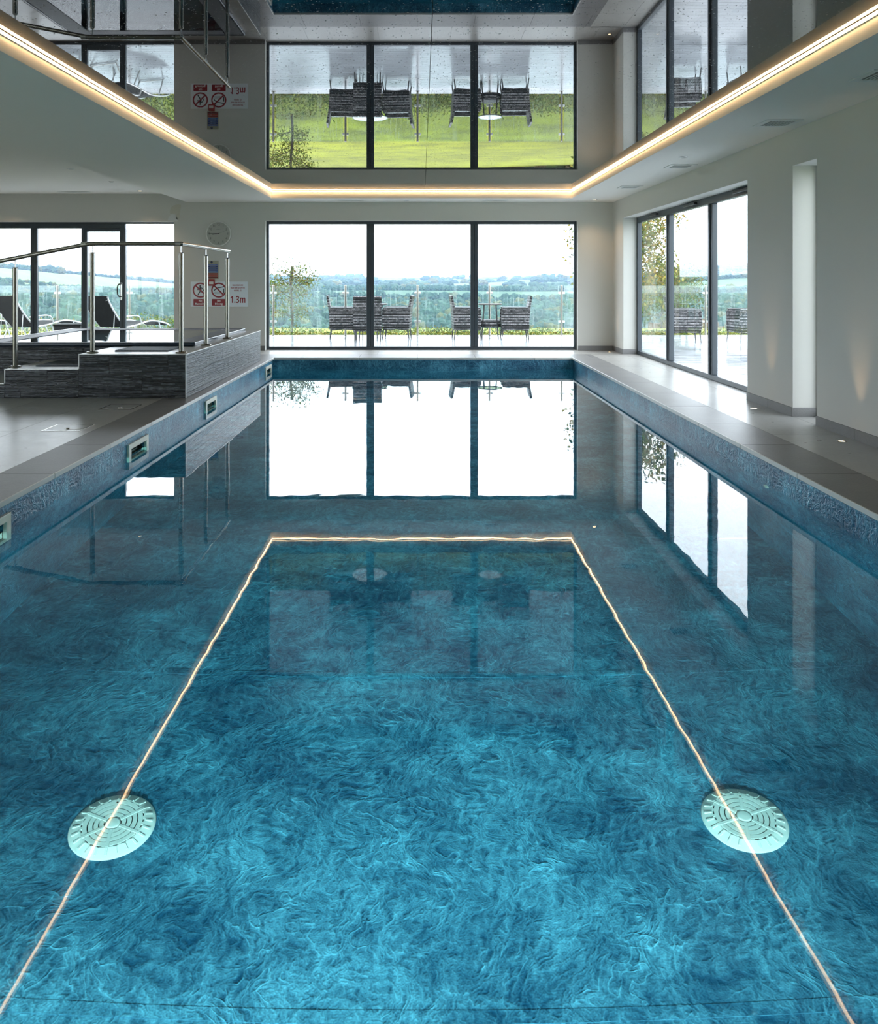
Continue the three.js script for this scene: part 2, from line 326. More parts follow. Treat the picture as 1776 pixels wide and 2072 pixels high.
const deck = thing('floor', 'pale grey stone tile deck around the pool', 'floor', [0, 0, 0], 0, null, 'structure');
const CL = -2.61, CR = 2.72, CB = 13.2;      // outer edges of the coping
part('screed', merged([
  box(XL - 0.3, PX0 - 0.25, -0.3, -0.0085, -WB - 0.3, ZN + 0.3), box(PX1 + 0.25, XR + 0.3, -0.3, -0.0085, -WB - 0.3, ZN + 0.3),
  box(PX0 - 0.25, PX1 + 0.25, -0.3, -0.0085, -WB - 0.3, -PD1 - 0.25), box(PX0 - 0.25, PX1 + 0.25, -0.3, -0.0085, -PD0 + 0.25, ZN + 0.3),
]), mGrout, deck);
function layTiles(parent, name, xs, zs, mat, y = 0, th = 0.008, gap = 0.003) {
  for (let i = 0; i + 1 < xs.length; i++) for (let j = 0; j + 1 < zs.length; j++) {
    const w = xs[i + 1] - xs[i] - gap, d = Math.abs(zs[j + 1] - zs[j]) - gap;
    if (w > 0.01 && d > 0.01) part(name, tileGeo(w, th, d), mat, parent, [(xs[i] + xs[i + 1]) / 2, y - th / 2, (zs[j] + zs[j + 1]) / 2]);
  }
}
const steps = (a, b, s, first = a) => { const r = [a]; for (let x = first > a + 1e-6 ? first : a + s; x < b - 0.02; x += s) r.push(x); r.push(b); return r; };
layTiles(deck, 'tile', steps(XL, CL, 0.6, XL + 0.59), steps(-WB, ZN, 1.2, -WB + 0.24), mDeck);
layTiles(deck, 'tile', [CR, XR], steps(-13.24, ZN, 1.24, -12.56), mDeck);
layTiles(deck, 'tile', steps(CL, XR, 1.2, CL + 0.7), [-WB, -CB], mDeck);
layTiles(deck, 'tile', [CR, XR], [-CB, -13.24].sort((a, b) => a - b), mDeck);
layTiles(deck, 'tile', steps(-2.65, 2.66, 1.2, -1.6), [-WB - 0.12, -WB], mDeck);
layTiles(deck, 'tile', [XR, XR + 0.22], steps(-13.24, -8.2, 1.24, -12.56), mDeck);
layTiles(deck, 'tile', [XR, XR + 0.24], [-7.2, -6.76], mDeck);
{
  const c = thing('pool_coping', 'dark grey stone coping with pale edge around the pool', 'coping', [0, 0, 0], 0, null, 'structure');
  const o = 0.012, th = 0.03;   // overhang
  const zs = steps(-PD1, -PD0, 0.9, -PD1 + 0.35), xs = steps(CL, CR, 0.9, CL + 0.75);
  for (let j = 0; j + 1 < zs.length; j++) {
    const zc = (zs[j] + zs[j + 1]) / 2, d = zs[j + 1] - zs[j] - 0.004;
    for (const [a, b, e] of [[CL, PX0 + o, PX0 + o], [PX1 - o, CR, PX1 - o]]) {
      const t = part('coping_tile', tileGeo(b - a - 0.003, th, d), mCoping, c, [(a + b) / 2, -th / 2 + 0.0005, zc]);
      part('pale_edge', new RoundedBoxGeometry(0.012, th + 0.003, d, 2, 0.005), mCopingEdge, t, [e - (a + b) / 2, 0.001, 0]);
    }
  }
  for (let i = 0; i + 1 < xs.length; i++) {
    const xc = (xs[i] + xs[i + 1]) / 2, w = xs[i + 1] - xs[i] - 0.004;
    for (const [a, b, e] of [[-CB, -PD1 + o, -PD1 + o], [-PD0 - o, -PD0 + 0.5, -PD0 - o]]) {
      const t = part('coping_tile', tileGeo(w, th, b - a - 0.003), mCoping, c, [xc, -th / 2 + 0.0005, (a + b) / 2]);
      const x0 = Math.max(xc - w / 2, PX0 + o), x1 = Math.min(xc + w / 2, PX1 - o);
      if (x1 > x0) part('pale_edge', new RoundedBoxGeometry(x1 - x0, th + 0.003, 0.012, 2, 0.005), mCopingEdge, t, [(x0 + x1) / 2 - xc, 0.001, e - (a + b) / 2]);
    }
  }
  layTiles(deck, 'tile', steps(CL, CR, 1.2, CL + 0.7), steps(-PD0 + 0.5, ZN, 1.2), mDeck);
}
// baseboards of cut tile
function skirting(name, label, runs) {
  const t = thing(name, label, 'baseboard', [0, 0, 0], 0, null, 'structure');
  for (const [x0, z0, x1, z1, nx, nz] of runs) {
    const len = Math.hypot(x1 - x0, z1 - z0), n = Math.max(1, Math.round(len / 0.6)), dx = (x1 - x0) / n, dz = (z1 - z0) / n;
    for (let k = 0; k < n; k++) {
      const l = len / n - 0.003, m = part('skirting_tile', Math.abs(dx) > Math.abs(dz) ? tileGeo(l, 0.078, 0.012) : tileGeo(0.012, 0.078, l), mSkirt, t, [x0 + dx * (k + 0.5) + nx * 0.006, 0.039, z0 + dz * (k + 0.5) + nz * 0.006]);
      m.userData.run = undefined;
    }
  }
}
skirting('baseboard_back', 'grey tile baseboard along the clock wall', [[-4.19, -WB, -2.65, -WB, 0, 1], [2.66, -WB, XR, -WB, 0, 1]]);
skirting('baseboard_right', 'grey tile baseboard along the long side wall', [
  [XR, -WB, XR, -13.24, -1, 0], [XR - 0.012, -13.24, XR + 0.2, -13.24, 0, 1], [XR, -8.2, XR, -7.2, -1, 0], [XR - 0.012, -7.2, XR + 0.2, -7.2, 0, 1], [XR, -6.76, XR, ZN, -1, 0],
]);

// ---------------------------------------------------------------- windows
// local frame: x along the wall, y up, z towards the room
const bar = (t, x0, x1, y0, y1, m = mFrame, depth = 0.07, name = 'frame_bar', z = 0) => part(name, rbox(x1 - x0, y1 - y0, depth, 0.006), m, t, [(x0 + x1) / 2, (y0 + y1) / 2, z]);
function pane(t, x0, x1, y0, y1) { part('pane', new THREE.PlaneGeometry(x1 - x0, y1 - y0), mPane, t, [(x0 + x1) / 2, (y0 + y1) / 2, -0.01]); }
{
  const t = thing('window_1', 'wide three-pane window with dark grey frame in the end wall', 'window', [0, 0, -WB - 0.15], 0, null, 'structure');
  const L = -2.65, R = 2.66, T = 2.2, m1 = -0.872, m2 = 0.906;
  bar(t, L, L + 0.045, 0, T); bar(t, R - 0.045, R, 0, T); bar(t, L + 0.045, R - 0.045, T - 0.05, T); bar(t, L + 0.045, R - 0.045, 0, 0.055);
  for (const m of [m1, m2]) { bar(t, m - 0.064, m - 0.003, 0.055, T - 0.05); bar(t, m + 0.003, m + 0.064, 0.055, T - 0.05); bar(t, m - 0.02, m + 0.02, 0.055, T - 0.05, mFrameDark, 0.05, 'mullion_gasket'); }
  const e = [L + 0.045, m1 - 0.064, m1 + 0.064, m2 - 0.064, m2 + 0.064, R - 0.045];
  for (let k = 0; k < 6; k += 2) pane(t, e[k], e[k + 1], 0.055, T - 0.05);
}
{
  const t = thing('window_2', 'dark framed glazing with hinged door behind the hot tub', 'window', [0, 0, -WB - 0.15], 0, null, 'structure');
  const L = -7.72, R = -4.196, T = 2.185;
  bar(t, L, L + 0.06, 0, T); bar(t, R - 0.02, R, 0, T); bar(t, L + 0.06, R - 0.02, T - 0.03, T); bar(t, L + 0.06, R - 0.02, 0, 0.05);
  bar(t, L + 0.06, -5.07, T - 0.105, T - 0.03);
  for (const [a, b] of [[-6.69, -6.58], [-5.82, -5.72], [-5.16, -5.065]]) { bar(t, a, (a + b) / 2 - 0.002, 0.05, T - 0.1); bar(t, (a + b) / 2 + 0.002, b, 0.05, T - 0.1); }
  bar(t, -5.72, -5.16, 0.05, 0.14); bar(t, -5.72, -5.16, T - 0.16, T - 0.106);
  pane(t, L + 0.06, -6.69, 0.05, T - 0.1); pane(t, -6.58, -5.82, 0.05, T - 0.1); pane(t, -5.72, -5.16, 0.14, T - 0.16); pane(t, -5.065, R - 0.02, 0.05, T - 0.03);
  const h = part('door_handle', tube([[0, -0.11, 0.02], [-0.035, -0.1, 0.045], [-0.05, -0.06, 0.05], [-0.05, 0.06, 0.05], [-0.035, 0.1, 0.045], [0, 0.11, 0.02]], 0.011), mBlack, t, [-5.13, 1.02, 0.03]);
  part('handle_plate', rbox(0.03, 0.3, 0.012, 0.004), mChrome, h, [0, -0.02, 0.01]);
  part('lock_barrel', cyl(0.011, 0.011, 0.02, 0, 0, 0).rotateX(Math.PI / 2), mChrome, h, [0.004, -0.16, 0.012]);
}
{
  const t = thing('window_3', 'dark framed sliding doors of three tall panes in the long side wall', 'window', [XR + 0.25, 0, 0], -Math.PI / 2, null, 'structure');
  // local x = z of the scene
  const L = -13.24, R = -8.2, T = 2.2, m1 = -11.58, m2 = -9.88;
  bar(t, L, L + 0.06, 0, T); bar(t, R - 0.06, R, 0, T); bar(t, L + 0.06, R - 0.06, T - 0.085, T); bar(t, L + 0.06, R - 0.06, 0, 0.06);
  for (const m of [m1, m2]) { bar(t, m - 0.075, m - 0.025, 0.06, T - 0.085); bar(t, m + 0.025, m + 0.075, 0.06, T - 0.085); bar(t, m - 0.025, m + 0.025, 0.06, T - 0.085, mFrame, 0.1, 'mullion_cover'); }
  const e = [L + 0.06, m1 - 0.075, m1 + 0.075, m2 - 0.075, m2 + 0.075, R - 0.06];
  for (let k = 0; k < 6; k += 2) {
    pane(t, e[k], e[k + 1], 0.06, T - 0.085);
    const v = bar(t, (e[k] + e[k + 1]) / 2 - 0.02, (e[k] + e[k + 1]) / 2 + 0.4, T - 0.05, T - 0.022, mFrameDark, 0.04, 'trickle_vent', 0.055);
    part('vent_lip', rbox(0.42, 0.006, 0.014, 0.002), mFrame, v, [0, -0.016, 0.02]);
  }
}
{
  const t = thing('window_4', 'slim dark framed slot window between stretches of side wall', 'window', [XR + 0.25, 0, 0], -Math.PI / 2, null, 'structure');
  const L = -7.2, R = -6.76, T = 2.2;
  bar(t, L, L + 0.05, 0, T); bar(t, R - 0.05, R, 0, T); bar(t, L + 0.05, R - 0.05, T - 0.05, T); bar(t, L + 0.05, R - 0.05, 0, 0.05);
  pane(t, L + 0.05, R - 0.05, 0.05, T - 0.05);
}

// added glazing, out of view, to light the plain stretch of wall and soffits
{
  const t = thing('window_5', 'added unseen dark framed glazing opposite the slot window', 'window', [XL - 0.15, 0, 0], Math.PI / 2, null, 'structure'), L = -2, R = 6, T = 2.2, n = 5, w = (R - L) / n;
  bar(t, L, R, T - 0.06, T); bar(t, L, R, 0, 0.06);
  for (let k = 0; k <= n; k++) { const x = clamp(L + k * w, L + 0.04, R - 0.04); bar(t, x - 0.04, x + 0.04, 0.06, T - 0.06); }
  for (let k = 0; k < n; k++) pane(t, L + k * w + (k ? 0.04 : 0.08), L + (k + 1) * w - (k < n - 1 ? 0.04 : 0.08), 0.06, T - 0.06);
}
// ---------------------------------------------------------------- pool fittings
SKIM().forEach((d, i) => {
  const t = thing('pool_skimmer', ['cream skimmer mouth at the open deck', 'cream skimmer mouth beside the ring-pull access cover', 'cream skimmer mouth below the tiled steps corner', 'cream skimmer mouth near the pool end corner'][i], 'skimmer', [PX0, 0, -d], 0, 'square skimmer mouths in the pool wall');
  const s = new THREE.Shape([[-0.225, -0.345], [0.225, -0.345], [0.225, -0.085], [-0.225, -0.085]].map(([x, y]) => new THREE.Vector2(x, y)));
  s.holes.push(new THREE.Path([[-0.18, -0.3], [-0.18, -0.12], [0.18, -0.12], [0.18, -0.3]].map(([x, y]) => new THREE.Vector2(x, y))));
  part('faceplate', new THREE.ExtrudeGeometry(s, { depth: 0.014, bevelEnabled: true, bevelSize: 0.004, bevelThickness: 0.004, bevelSegments: 2, steps: 1 }).rotateY(Math.PI / 2).translate(0.001, 0, 0), mCream, t);
  part('throat', merged([box(-0.4, -0.03, -0.108, -0.1, -0.19, 0.19), box(-0.4, -0.03, -0.32, -0.31, -0.19, 0.19), box(-0.4, -0.03, -0.32, -0.1, -0.2, -0.19), box(-0.4, -0.03, -0.32, -0.1, 0.19, 0.2), box(-0.41, -0.4, -0.32, -0.1, -0.2, 0.2)]), mCream, t);
  part('skimmer_water', box(-0.398, -0.006, -0.309, WATER, -0.188, 0.188), mWater, t);
  part('weir_flap', rbox(0.008, 0.05, 0.34, 0.003), mCream, t, [-0.06, -0.205, 0]);
});
{
  // small return jet in the opposite wall
  const t = thing('return_jet', 'small round return jet in the pool wall below the slot window', 'pool jet', [PX1, -0.27, -5.56]);
  part('flange', new THREE.TorusGeometry(0.028, 0.008, 8, 28).rotateY(Math.PI / 2).translate(-0.004, 0, 0), mCream, t);
  part('nozzle', cyl(0.022, 0.016, 0.016, 0, 0, 0).rotateZ(Math.PI / 2).translate(0.002, 0, 0), mCream, t);
}
// added underwater floodlights, out of view below the eye, to brighten the pool floor
for (const [x, l] of [[-0.75, 'added unseen underwater pool light towards the hot tub side'], [0.82, 'added unseen underwater pool light towards the slot window side']]) {
  const t = thing('added_pool_light', l, 'light', [x, -0.5, -PD0], 0, 'added underwater pool lights');
  part('bezel', new THREE.LatheGeometry([[0.1, 0.018], [0.118, 0.02], [0.135, 0.012], [0.14, 0]].map(([a, b]) => new THREE.Vector2(a, b)), 40).rotateX(-Math.PI / 2), mSteel, t);
  part('lens', new THREE.CylinderGeometry(0.1, 0.1, 0.012, 36).rotateX(Math.PI / 2).translate(0, 0, -0.008), S({ color: lin(0.8, 0.85, 0.9), emissive: lin(0.8, 1, 1.05), emissiveIntensity: 3 }), t);
  const s = new THREE.SpotLight(lin(0.96, 1, 0.98), ADDED_POOL_LIGHT, 0, 0.72, 1, 2); s.name = 'added_pool_beam'; s.position.set(0, 0, -0.03); s.target.position.set(-x * 0.12, -0.75, -5); s.castShadow = true; s.shadow.radius = 4; t.add(s, s.target);
}
function drain(x, d, turn, label) {
  const t = thing('drain_cover', label, 'drain cover', [x, BOTTOM, -d], turn, 'round drain covers on the pool floor');
  const m = mWhitePlastic, ring = (r0, r1, a0, a1, y0, y1, seg) => {
    const s = new THREE.Shape(); s.absarc(0, 0, r1, a0, a1, false); s.absarc(0, 0, r0, a1, a0, true);
    return new THREE.ExtrudeGeometry(s, { depth: y1 - y0, bevelEnabled: false, curveSegments: seg }).rotateX(-Math.PI / 2).translate(0, y0, 0);
  };
  // sloping outer skirt with slots under its rim
  const pts = [[0.112, 0.022], [0.116, 0.024], [0.15, 0.008], [0.156, 0.003], [0.156, 0]].map(([a, b]) => new THREE.Vector2(a, b));
  part('skirt', new THREE.LatheGeometry(pts, 72), m, t);
  for (let k = 0; k < 24; k++) { const a = (k / 24) * Math.PI * 2; part('rib', rbox(0.03, 0.006, 0.009, 0.002).rotateZ(-0.35).translate(0.13, 0.018, 0).rotateY(a), m, t); }
  for (const [r0, r1] of [[0.0915, 0.108], [0.0715, 0.0872], [0.0515, 0.0672], [0.0325, 0.0472]]) part('ring', ring(r0, r1, 0, Math.PI * 2 - 1e-4, 0.014, 0.024, 72), m, t);
  for (let k = 0; k < 6; k++) { const a = (k / 6) * Math.PI * 2; part('spoke', rbox(0.085, 0.01, 0.013, 0.002).translate(0.072, 0.0205, 0).rotateY(a), m, t); }
  for (let k = 0; k < 24; k++) { const a = ((k + 0.5) / 24) * Math.PI * 2; part('bridge', rbox(0.012, 0.008, 0.012, 0.001).translate(0.109, 0.019, 0).rotateY(a), m, t); }
  part('hub', new THREE.LatheGeometry([[0, 0.027], [0.02, 0.0265], [0.027, 0.024], [0.028, 0.012]].map(([a, b]) => new THREE.Vector2(a, b)).reverse(), 32), m, t);
  part('sump', cyl(0.112, 0.112, 0.003, 0, 0.0005, 0, 48), mLensOff, t);
  part('screw', cyl(0.004, 0.004, 0.002, 0.098, 0.0245, 0, 10), mSteel, t);
}
drain(-1.161, 3.089, 1.75, 'pale round drain cover on the hot tub side of the pool floor');
drain(1.227, 3.118, 1.35, 'pale round drain cover on the sliding door side of the pool floor');

// ---------------------------------------------------------------- hot tub and steps
const TY = 0.446;
{
  const t = thing('tiled_steps', 'dark slate tiled steps and plinth of the raised hot tub', 'steps');
  const F0 = -8.3, F1 = -9.27, BK = -12.15;   // front, back of the steps, back of the plinth
  part('plinth_core', merged([
    box(-3.453, -2.392, 0, TY - 0.012, F1, F0 - 0.012), box(-2.585, -2.392, 0, TY - 0.012, BK + 0.012, F1),
    box(-4.203, -3.453, 0, 0.283, F1, F0 - 0.012), box(-4.953, -4.203, 0, 0.138, F1, F0 - 0.012),
    box(-5.2, -2.585, 0, TY - 0.012, F1 - 0.1, F1 - 0.012), box(-5.2, -5.1, 0, TY - 0.012, BK, F1 - 0.1), box(-5.1, -2.585, 0, TY - 0.012, BK, BK + 0.1),
  ]), mSlateGrout, t);
  // cladding, 0.6 x 0.2 m pieces in broken bond
  const rows = (h) => { const r = []; for (let y = h; y > 0.005; y -= 0.197) r.push([Math.max(0.003, y - 0.197), y]); return r; };
  function clad(alongX, a0, a1, h, at, out, shift = 0, y0 = 0) {
    rows(h).forEach(([b, c], i) => {
      b = Math.max(b, y0 + 0.002); if (c - b < 0.01) return;
      const cuts = [a0]; for (let x = a0 + ((i % 2) * 0.33 + 0.31 + shift) % 0.6; x < a1 - 0.03; x += 0.6) if (x > a0 + 0.03) cuts.push(x); cuts.push(a1);
      for (let k = 0; k + 1 < cuts.length; k++) {
        const l = cuts[k + 1] - cuts[k] - 0.003, hh = c - b - 0.003, mid = (cuts[k] + cuts[k + 1]) / 2;
        if (alongX) part('slate_tile', tileGeo(l, hh, 0.012), mSlate, t, [mid, (b + c) / 2, at + out * 0.006]); else part('slate_tile', tileGeo(0.012, hh, l), mSlate, t, [at + out * 0.006, (b + c) / 2, mid]);
      }
    });
  }
  clad(true, -3.465, -2.38, TY - 0.006, F0 - 0.012, 1); clad(true, -4.215, -3.465, 0.289, F0 - 0.012, 1, 0.12); clad(true, -4.965, -4.215, 0.144, F0 - 0.012, 1);
  clad(false, BK, F0, TY - 0.006, -2.392, 1, 0.2);
  clad(false, F1, F0, TY - 0.006, -3.453, -1, 0, 0.295); clad(false, F1, F0, 0.289, -4.203, -1, 0, 0.15); clad(false, F1, F0, 0.144, -4.953, -1);
  clad(true, -4.215, -3.465, TY - 0.006, F1 - 0.012, 1, 0.1, 0.295); clad(true, -5.2, -4.215, TY - 0.006, F1 - 0.012, 1, 0.1, 0.15);
  clad(true, -5.1, -2.38, TY - 0.006, BK + 0.012, -1, 0.1);
  // pale stone treads and metal edge trims
  const tread = (x0, x1, y, z0, z1, n) => { for (let k = 0; k < n; k++) { const a = x0 + (x1 - x0) * k / n, b = x0 + (x1 - x0) * (k + 1) / n; part('tread_tile', tileGeo(b - a - 0.003, 0.012, z1 - z0 - 0.003), mDeck, t, [(a + b) / 2, y - 0.006, (z0 + z1) / 2]); } };
  tread(-3.465, -2.382, TY, F1, F0 - 0.002, 2); tread(-4.215, -3.467, 0.295, F1, F0 - 0.002, 1); tread(-4.965, -4.217, 0.15, F1, F0 - 0.002, 1);
  for (let k = 0; k < 4; k++) { const a = BK + (F1 - BK) * k / 4, b = BK + (F1 - BK) * (k + 1) / 4; part('tread_tile', tileGeo(0.2, 0.012, b - a - 0.003), mDeck, t, [-2.483, TY - 0.006, (a + b) / 2]); }
  const trim = (x0, x1, y0, y1, z0, z1) => part('edge_trim', rbox(x1 - x0, y1 - y0, z1 - z0, 0.0025), mTrim, t, [(x0 + x1) / 2, (y0 + y1) / 2, (z0 + z1) / 2]);
  trim(-3.467, -2.378, TY - 0.008, TY + 0.002, F0 - 0.008, F0 + 0.002); trim(-2.386, -2.376, TY - 0.008, TY + 0.002, BK, F0 - 0.008);
  trim(-4.217, -3.468, 0.287, 0.297, F0 - 0.008, F0 + 0.002); trim(-4.967, -4.218, 0.142, 0.152, F0 - 0.008, F0 + 0.002);
  trim(-2.386, -2.376, 0, TY - 0.008, F0 - 0.008, F0 + 0.002); trim(-3.467, -3.457, 0.297, TY - 0.008, F0 - 0.008, F0 + 0.002); trim(-4.217, -4.207, 0.152, 0.287, F0 - 0.008, F0 + 0.002); trim(-4.967, -4.957, 0, 0.142, F0 - 0.008, F0 + 0.002);
}
{
  const t = thing('hot_tub', 'square deck level hot tub with dark rim and grey overflow grates', 'hot tub', [0, 0, 0]);
  const X0 = -5.1, X1 = -2.585, Z0 = -12.04, Z1 = -9.37, R = 0.488;
  part('shell', merged([box(X0, X1, 0.01, 0.05, Z0, Z1), box(X0, X0 + 0.04, 0.05, R - 0.008, Z0, Z1), box(X1 - 0.04, X1, 0.05, R - 0.008, Z0, Z1), box(X0 + 0.04, X1 - 0.04, 0.05, R - 0.008, Z0, Z0 + 0.04), box(X0 + 0.04, X1 - 0.04, 0.05, R - 0.008, Z1 - 0.04, Z1)]), mTubShell, t);
  part('rim', merged([rbox(X1 - X0 + 0.03, 0.045, 0.06, 0.012).translate((X0 + X1) / 2, R - 0.0225, Z1 + 0.02), rbox(0.035, 0.045, Z1 - Z0, 0.01).translate(X1 - 0.01, R - 0.0225, (Z0 + Z1) / 2), rbox(0.035, 0.045, Z1 - Z0, 0.01).translate(X0, R - 0.0225, (Z0 + Z1) / 2), rbox(X1 - X0, 0.045, 0.035, 0.01).translate((X0 + X1) / 2, R - 0.0225, Z0)]), mTubShell, t);
  const ribs = (x0, x1, z0, z1, alongX) => { const r = []; const n = Math.floor((alongX ? z1 - z0 : x1 - x0) / 0.016); for (let k = 0; k < n; k++) r.push(alongX ? box(x0, x1, R - 0.018, R - 0.006, z0 + k * 0.016, z0 + k * 0.016 + 0.011) : box(x0 + k * 0.016, x0 + k * 0.016 + 0.011, R - 0.018, R - 0.006, z0, z1)); return merged(r); };
  const g1 = part('overflow_grate', ribs(X0 + 0.03, X0 + 0.28, Z0 + 0.03, Z1 - 0.03, true), mGrate, t), g2 = part('overflow_grate', ribs(X1 - 0.27, X1 - 0.03, Z0 + 0.03, Z1 - 0.03, true), mGrate, t), g3 = part('overflow_grate', ribs(X0 + 0.29, X1 - 0.28, Z0 + 0.03, Z0 + 0.2, false), mGrate, t);
  for (const g of [g1, g2, g3]) g.userData.kind = 'stuff';
  part('basin_wall', merged([box(X0 + 0.28, X0 + 0.3, 0.05, R - 0.014, Z0 + 0.2, Z1 - 0.04), box(X1 - 0.29, X1 - 0.27, 0.05, R - 0.014, Z0 + 0.2, Z1 - 0.04), box(X0 + 0.3, X1 - 0.29, 0.05, R - 0.014, Z0 + 0.2, Z0 + 0.22)]), mTubShell, t);
  solo('hot_tub_water', box(X0 + 0.285, X1 - 0.275, 0.045, R - 0.012, Z0 + 0.205, Z1 - 0.035), mTubWater, 'still water filling the raised hot tub to its rim', 'water', null, 'stuff');
  for (const [x0, x1, y, z0, z1, l] of [[-3.22, -2.66, TY, -9.12, -8.62, 'dark blue ribbed rubber mat on the top step'], [-4.02, -3.5, 0.295, -9.08, -8.56, 'dark blue ribbed rubber mat on the lower step']]) {
    const m = thing('rubber_mat', l, 'mat', [(x0 + x1) / 2, y, (z0 + z1) / 2], 0, 'rubber mats on the hot tub steps');
    part('base_sheet', box((x0 - x1) / 2, (x1 - x0) / 2, 0, 0.006, (z0 - z1) / 2, (z1 - z0) / 2), mRubber, m);
    const r = []; for (let x = (x0 - x1) / 2 + 0.003; x < (x1 - x0) / 2 - 0.008; x += 0.016) r.push(box(x, x + 0.009, 0.006, 0.013, (z0 - z1) / 2, (z1 - z0) / 2)); for (let z = (z0 - z1) / 2; z < (z1 - z0) / 2 - 0.008; z += 0.03) r.push(box((x0 - x1) / 2, (x1 - x0) / 2, 0.006, 0.011, z, z + 0.008));
    part('ribs', merged(r), mRubber, m).userData.kind = 'stuff';
  }
}
{
  const t = thing('handrail', 'brushed steel handrail on slim posts beside the hot tub steps', 'handrail');
  const RY = 1.572, z = -8.463, xa = -3.42, xb = -2.475;
  const lowX = -5.2, lowY = RY - (xa - lowX) * 0.195;
  part('rail', merged([rod([lowX, lowY, z], [xa, RY, z], 0.0215), new THREE.SphereGeometry(0.0215, 14, 10).translate(xa, RY, z), rod([xa, RY, z], [xb, RY, z], 0.0215), new THREE.SphereGeometry(0.0225, 14, 10).translate(xb, RY, z), rod([xb, RY, z], [-2.485, RY, -10.62], 0.0215)]), mSteel, t);
  for (const x of [xa - 0.03, xb + 0.0]) part('rail_joint', new THREE.CylinderGeometry(0.0228, 0.0228, 0.05, 18).rotateZ(Math.PI / 2).translate(x - 0.03, RY - 0.003, z), mChrome, t);
  for (const [x, pz, y0, ry] of [[-4.205, -8.5, 0.295, RY - (xa + 4.205) * 0.195], [-3.39, z, TY, RY], [-2.475, z, TY, RY], [-2.478, -9.446, TY, RY], [-2.484, -10.52, TY, RY]]) {
    const p = part('post', merged([cyl(0.025, 0.025, ry - y0 - 0.1, 0, 0, 0, 24)]), mSteel, t, [x, y0, pz]);
    part('floor_flange', new THREE.LatheGeometry([[0, 0], [0.06, 0], [0.06, 0.008], [0.052, 0.014], [0.027, 0.018]].map(([a, b]) => new THREE.Vector2(a, b)), 32), mSteel, p);
    part('post_cap', cyl(0.0255, 0.02, 0.01, 0, ry - y0 - 0.1, 0, 20), mChrome, p);
    part('pin', cyl(0.0065, 0.0065, 0.085, 0, ry - y0 - 0.092, 0, 10), mChrome, p);
    part('saddle', rbox(0.05, 0.006, 0.022, 0.002), mChrome, p, [0, ry - y0 - 0.023, 0]);
  }
}
// access covers in the deck
for (const [x, d, l] of [[-2.86, 6.65, 'square access cover with ring pull in the deck by the skimmer'], [-2.83, 7.72, 'square access cover in the deck by the tiled steps']]) {
  const t = thing('access_cover', l, 'cover', [x, 0, -d], 0, 'square access covers in the deck');
  part('cover_frame', merged([box(-0.155, 0.155, -0.004, 0.002, -0.155, -0.142), box(-0.155, 0.155, -0.004, 0.002, 0.142, 0.155), box(-0.155, -0.142, -0.004, 0.002, -0.142, 0.142), box(0.142, 0.155, -0.004, 0.002, -0.142, 0.142)]), mSteel, t);
  part('lid', metreUV(new THREE.CylinderGeometry(0.132, 0.132, 0.004, 40)).translate(0, 0.001, 0), mDeckLid(), t);
  part('lid_corner', box(-0.142, 0.142, -0.004, 0.0012, -0.142, 0.142), mDeck, t);
  part('ring_pull', new THREE.TorusGeometry(0.02, 0.003, 8, 24).rotateX(Math.PI / 2).translate(0.02, 0.005, 0.06), mChrome, t);
}
function mDeckLid() { return mDeck; }

// ---------------------------------------------------------------- clock and signs
const font = await new FontLoader().loadAsync('fonts/droid/droid_sans_regular.typeface.json');
{
  const t = thing('wall_clock', 'round white wall clock with black numerals showing quarter to nine', 'clock', [-3.435, 1.98, -WB]);
  const R = 0.212;
  part('rim', new THREE.LatheGeometry([[0, 0.003], [R, 0.003], [R, 0.03], [R - 0.006, 0.038], [R - 0.014, 0.036], [R - 0.017, 0.026]].map(([a, b]) => new THREE.Vector2(a, b)), 72).rotateX(Math.PI / 2), mWhitePlastic, t);
  part('dial', new THREE.CircleGeometry(R - 0.015, 64).translate(0, 0, 0.0265), S({ color: lin(0.45, 0.46, 0.42), roughness: 0.5 }), t);
  const text = (s, size, x, y, z) => { const g = new TextGeometry(s, { font, size, depth: 0.0006, curveSegments: 4 }); g.computeBoundingBox(); const b = g.boundingBox; return g.translate(x - (b.min.x + b.max.x) / 2, y - (b.min.y + b.max.y) / 2, z); };
  for (let h = 1; h <= 12; h++) { const a = (h / 12) * Math.PI * 2; part('numeral', text(String(h), 0.034, Math.sin(a) * 0.155, Math.cos(a) * 0.155, 0.0268), mBlack, t); }
  part('maker_name', text('HENLEY', 0.014, 0, 0.075, 0.0268), S({ color: lin(0.1, 0.1, 0.1), roughness: 0.6 }), t);
  const hand = (len, tail, w, a, z, name) => part(name, new THREE.ExtrudeGeometry(new THREE.Shape([[-w / 2, -tail], [w / 2, -tail], [w / 3, len], [-w / 3, len]].map(([x, y]) => new THREE.Vector2(x, y))), { depth: 0.001, bevelEnabled: false }).rotateZ(-a).translate(0, 0, z), mBlack, t);
  hand(0.105, 0.012, 0.011, (8.75 / 12) * Math.PI * 2, 0.029, 'hour_hand'); hand(0.16, 0.02, 0.008, 0.755 * Math.PI * 2, 0.031, 'minute_hand'); hand(0.14, 0.03, 0.0025, (10.9 / 60 + 0.005) * Math.PI * 2, 0.0325, 'second_hand');
  part('hub', cyl(0.008, 0.008, 0.006, 0, 0, 0).rotateX(Math.PI / 2).translate(0, 0, 0.0335), mBlack, t);
  part('crystal', new THREE.CircleGeometry(R - 0.014, 48).translate(0, 0, 0.0365), P({ color: lin(1, 1, 1), transmission: 1, roughness: 0.02, thickness: 0 }), t);
}
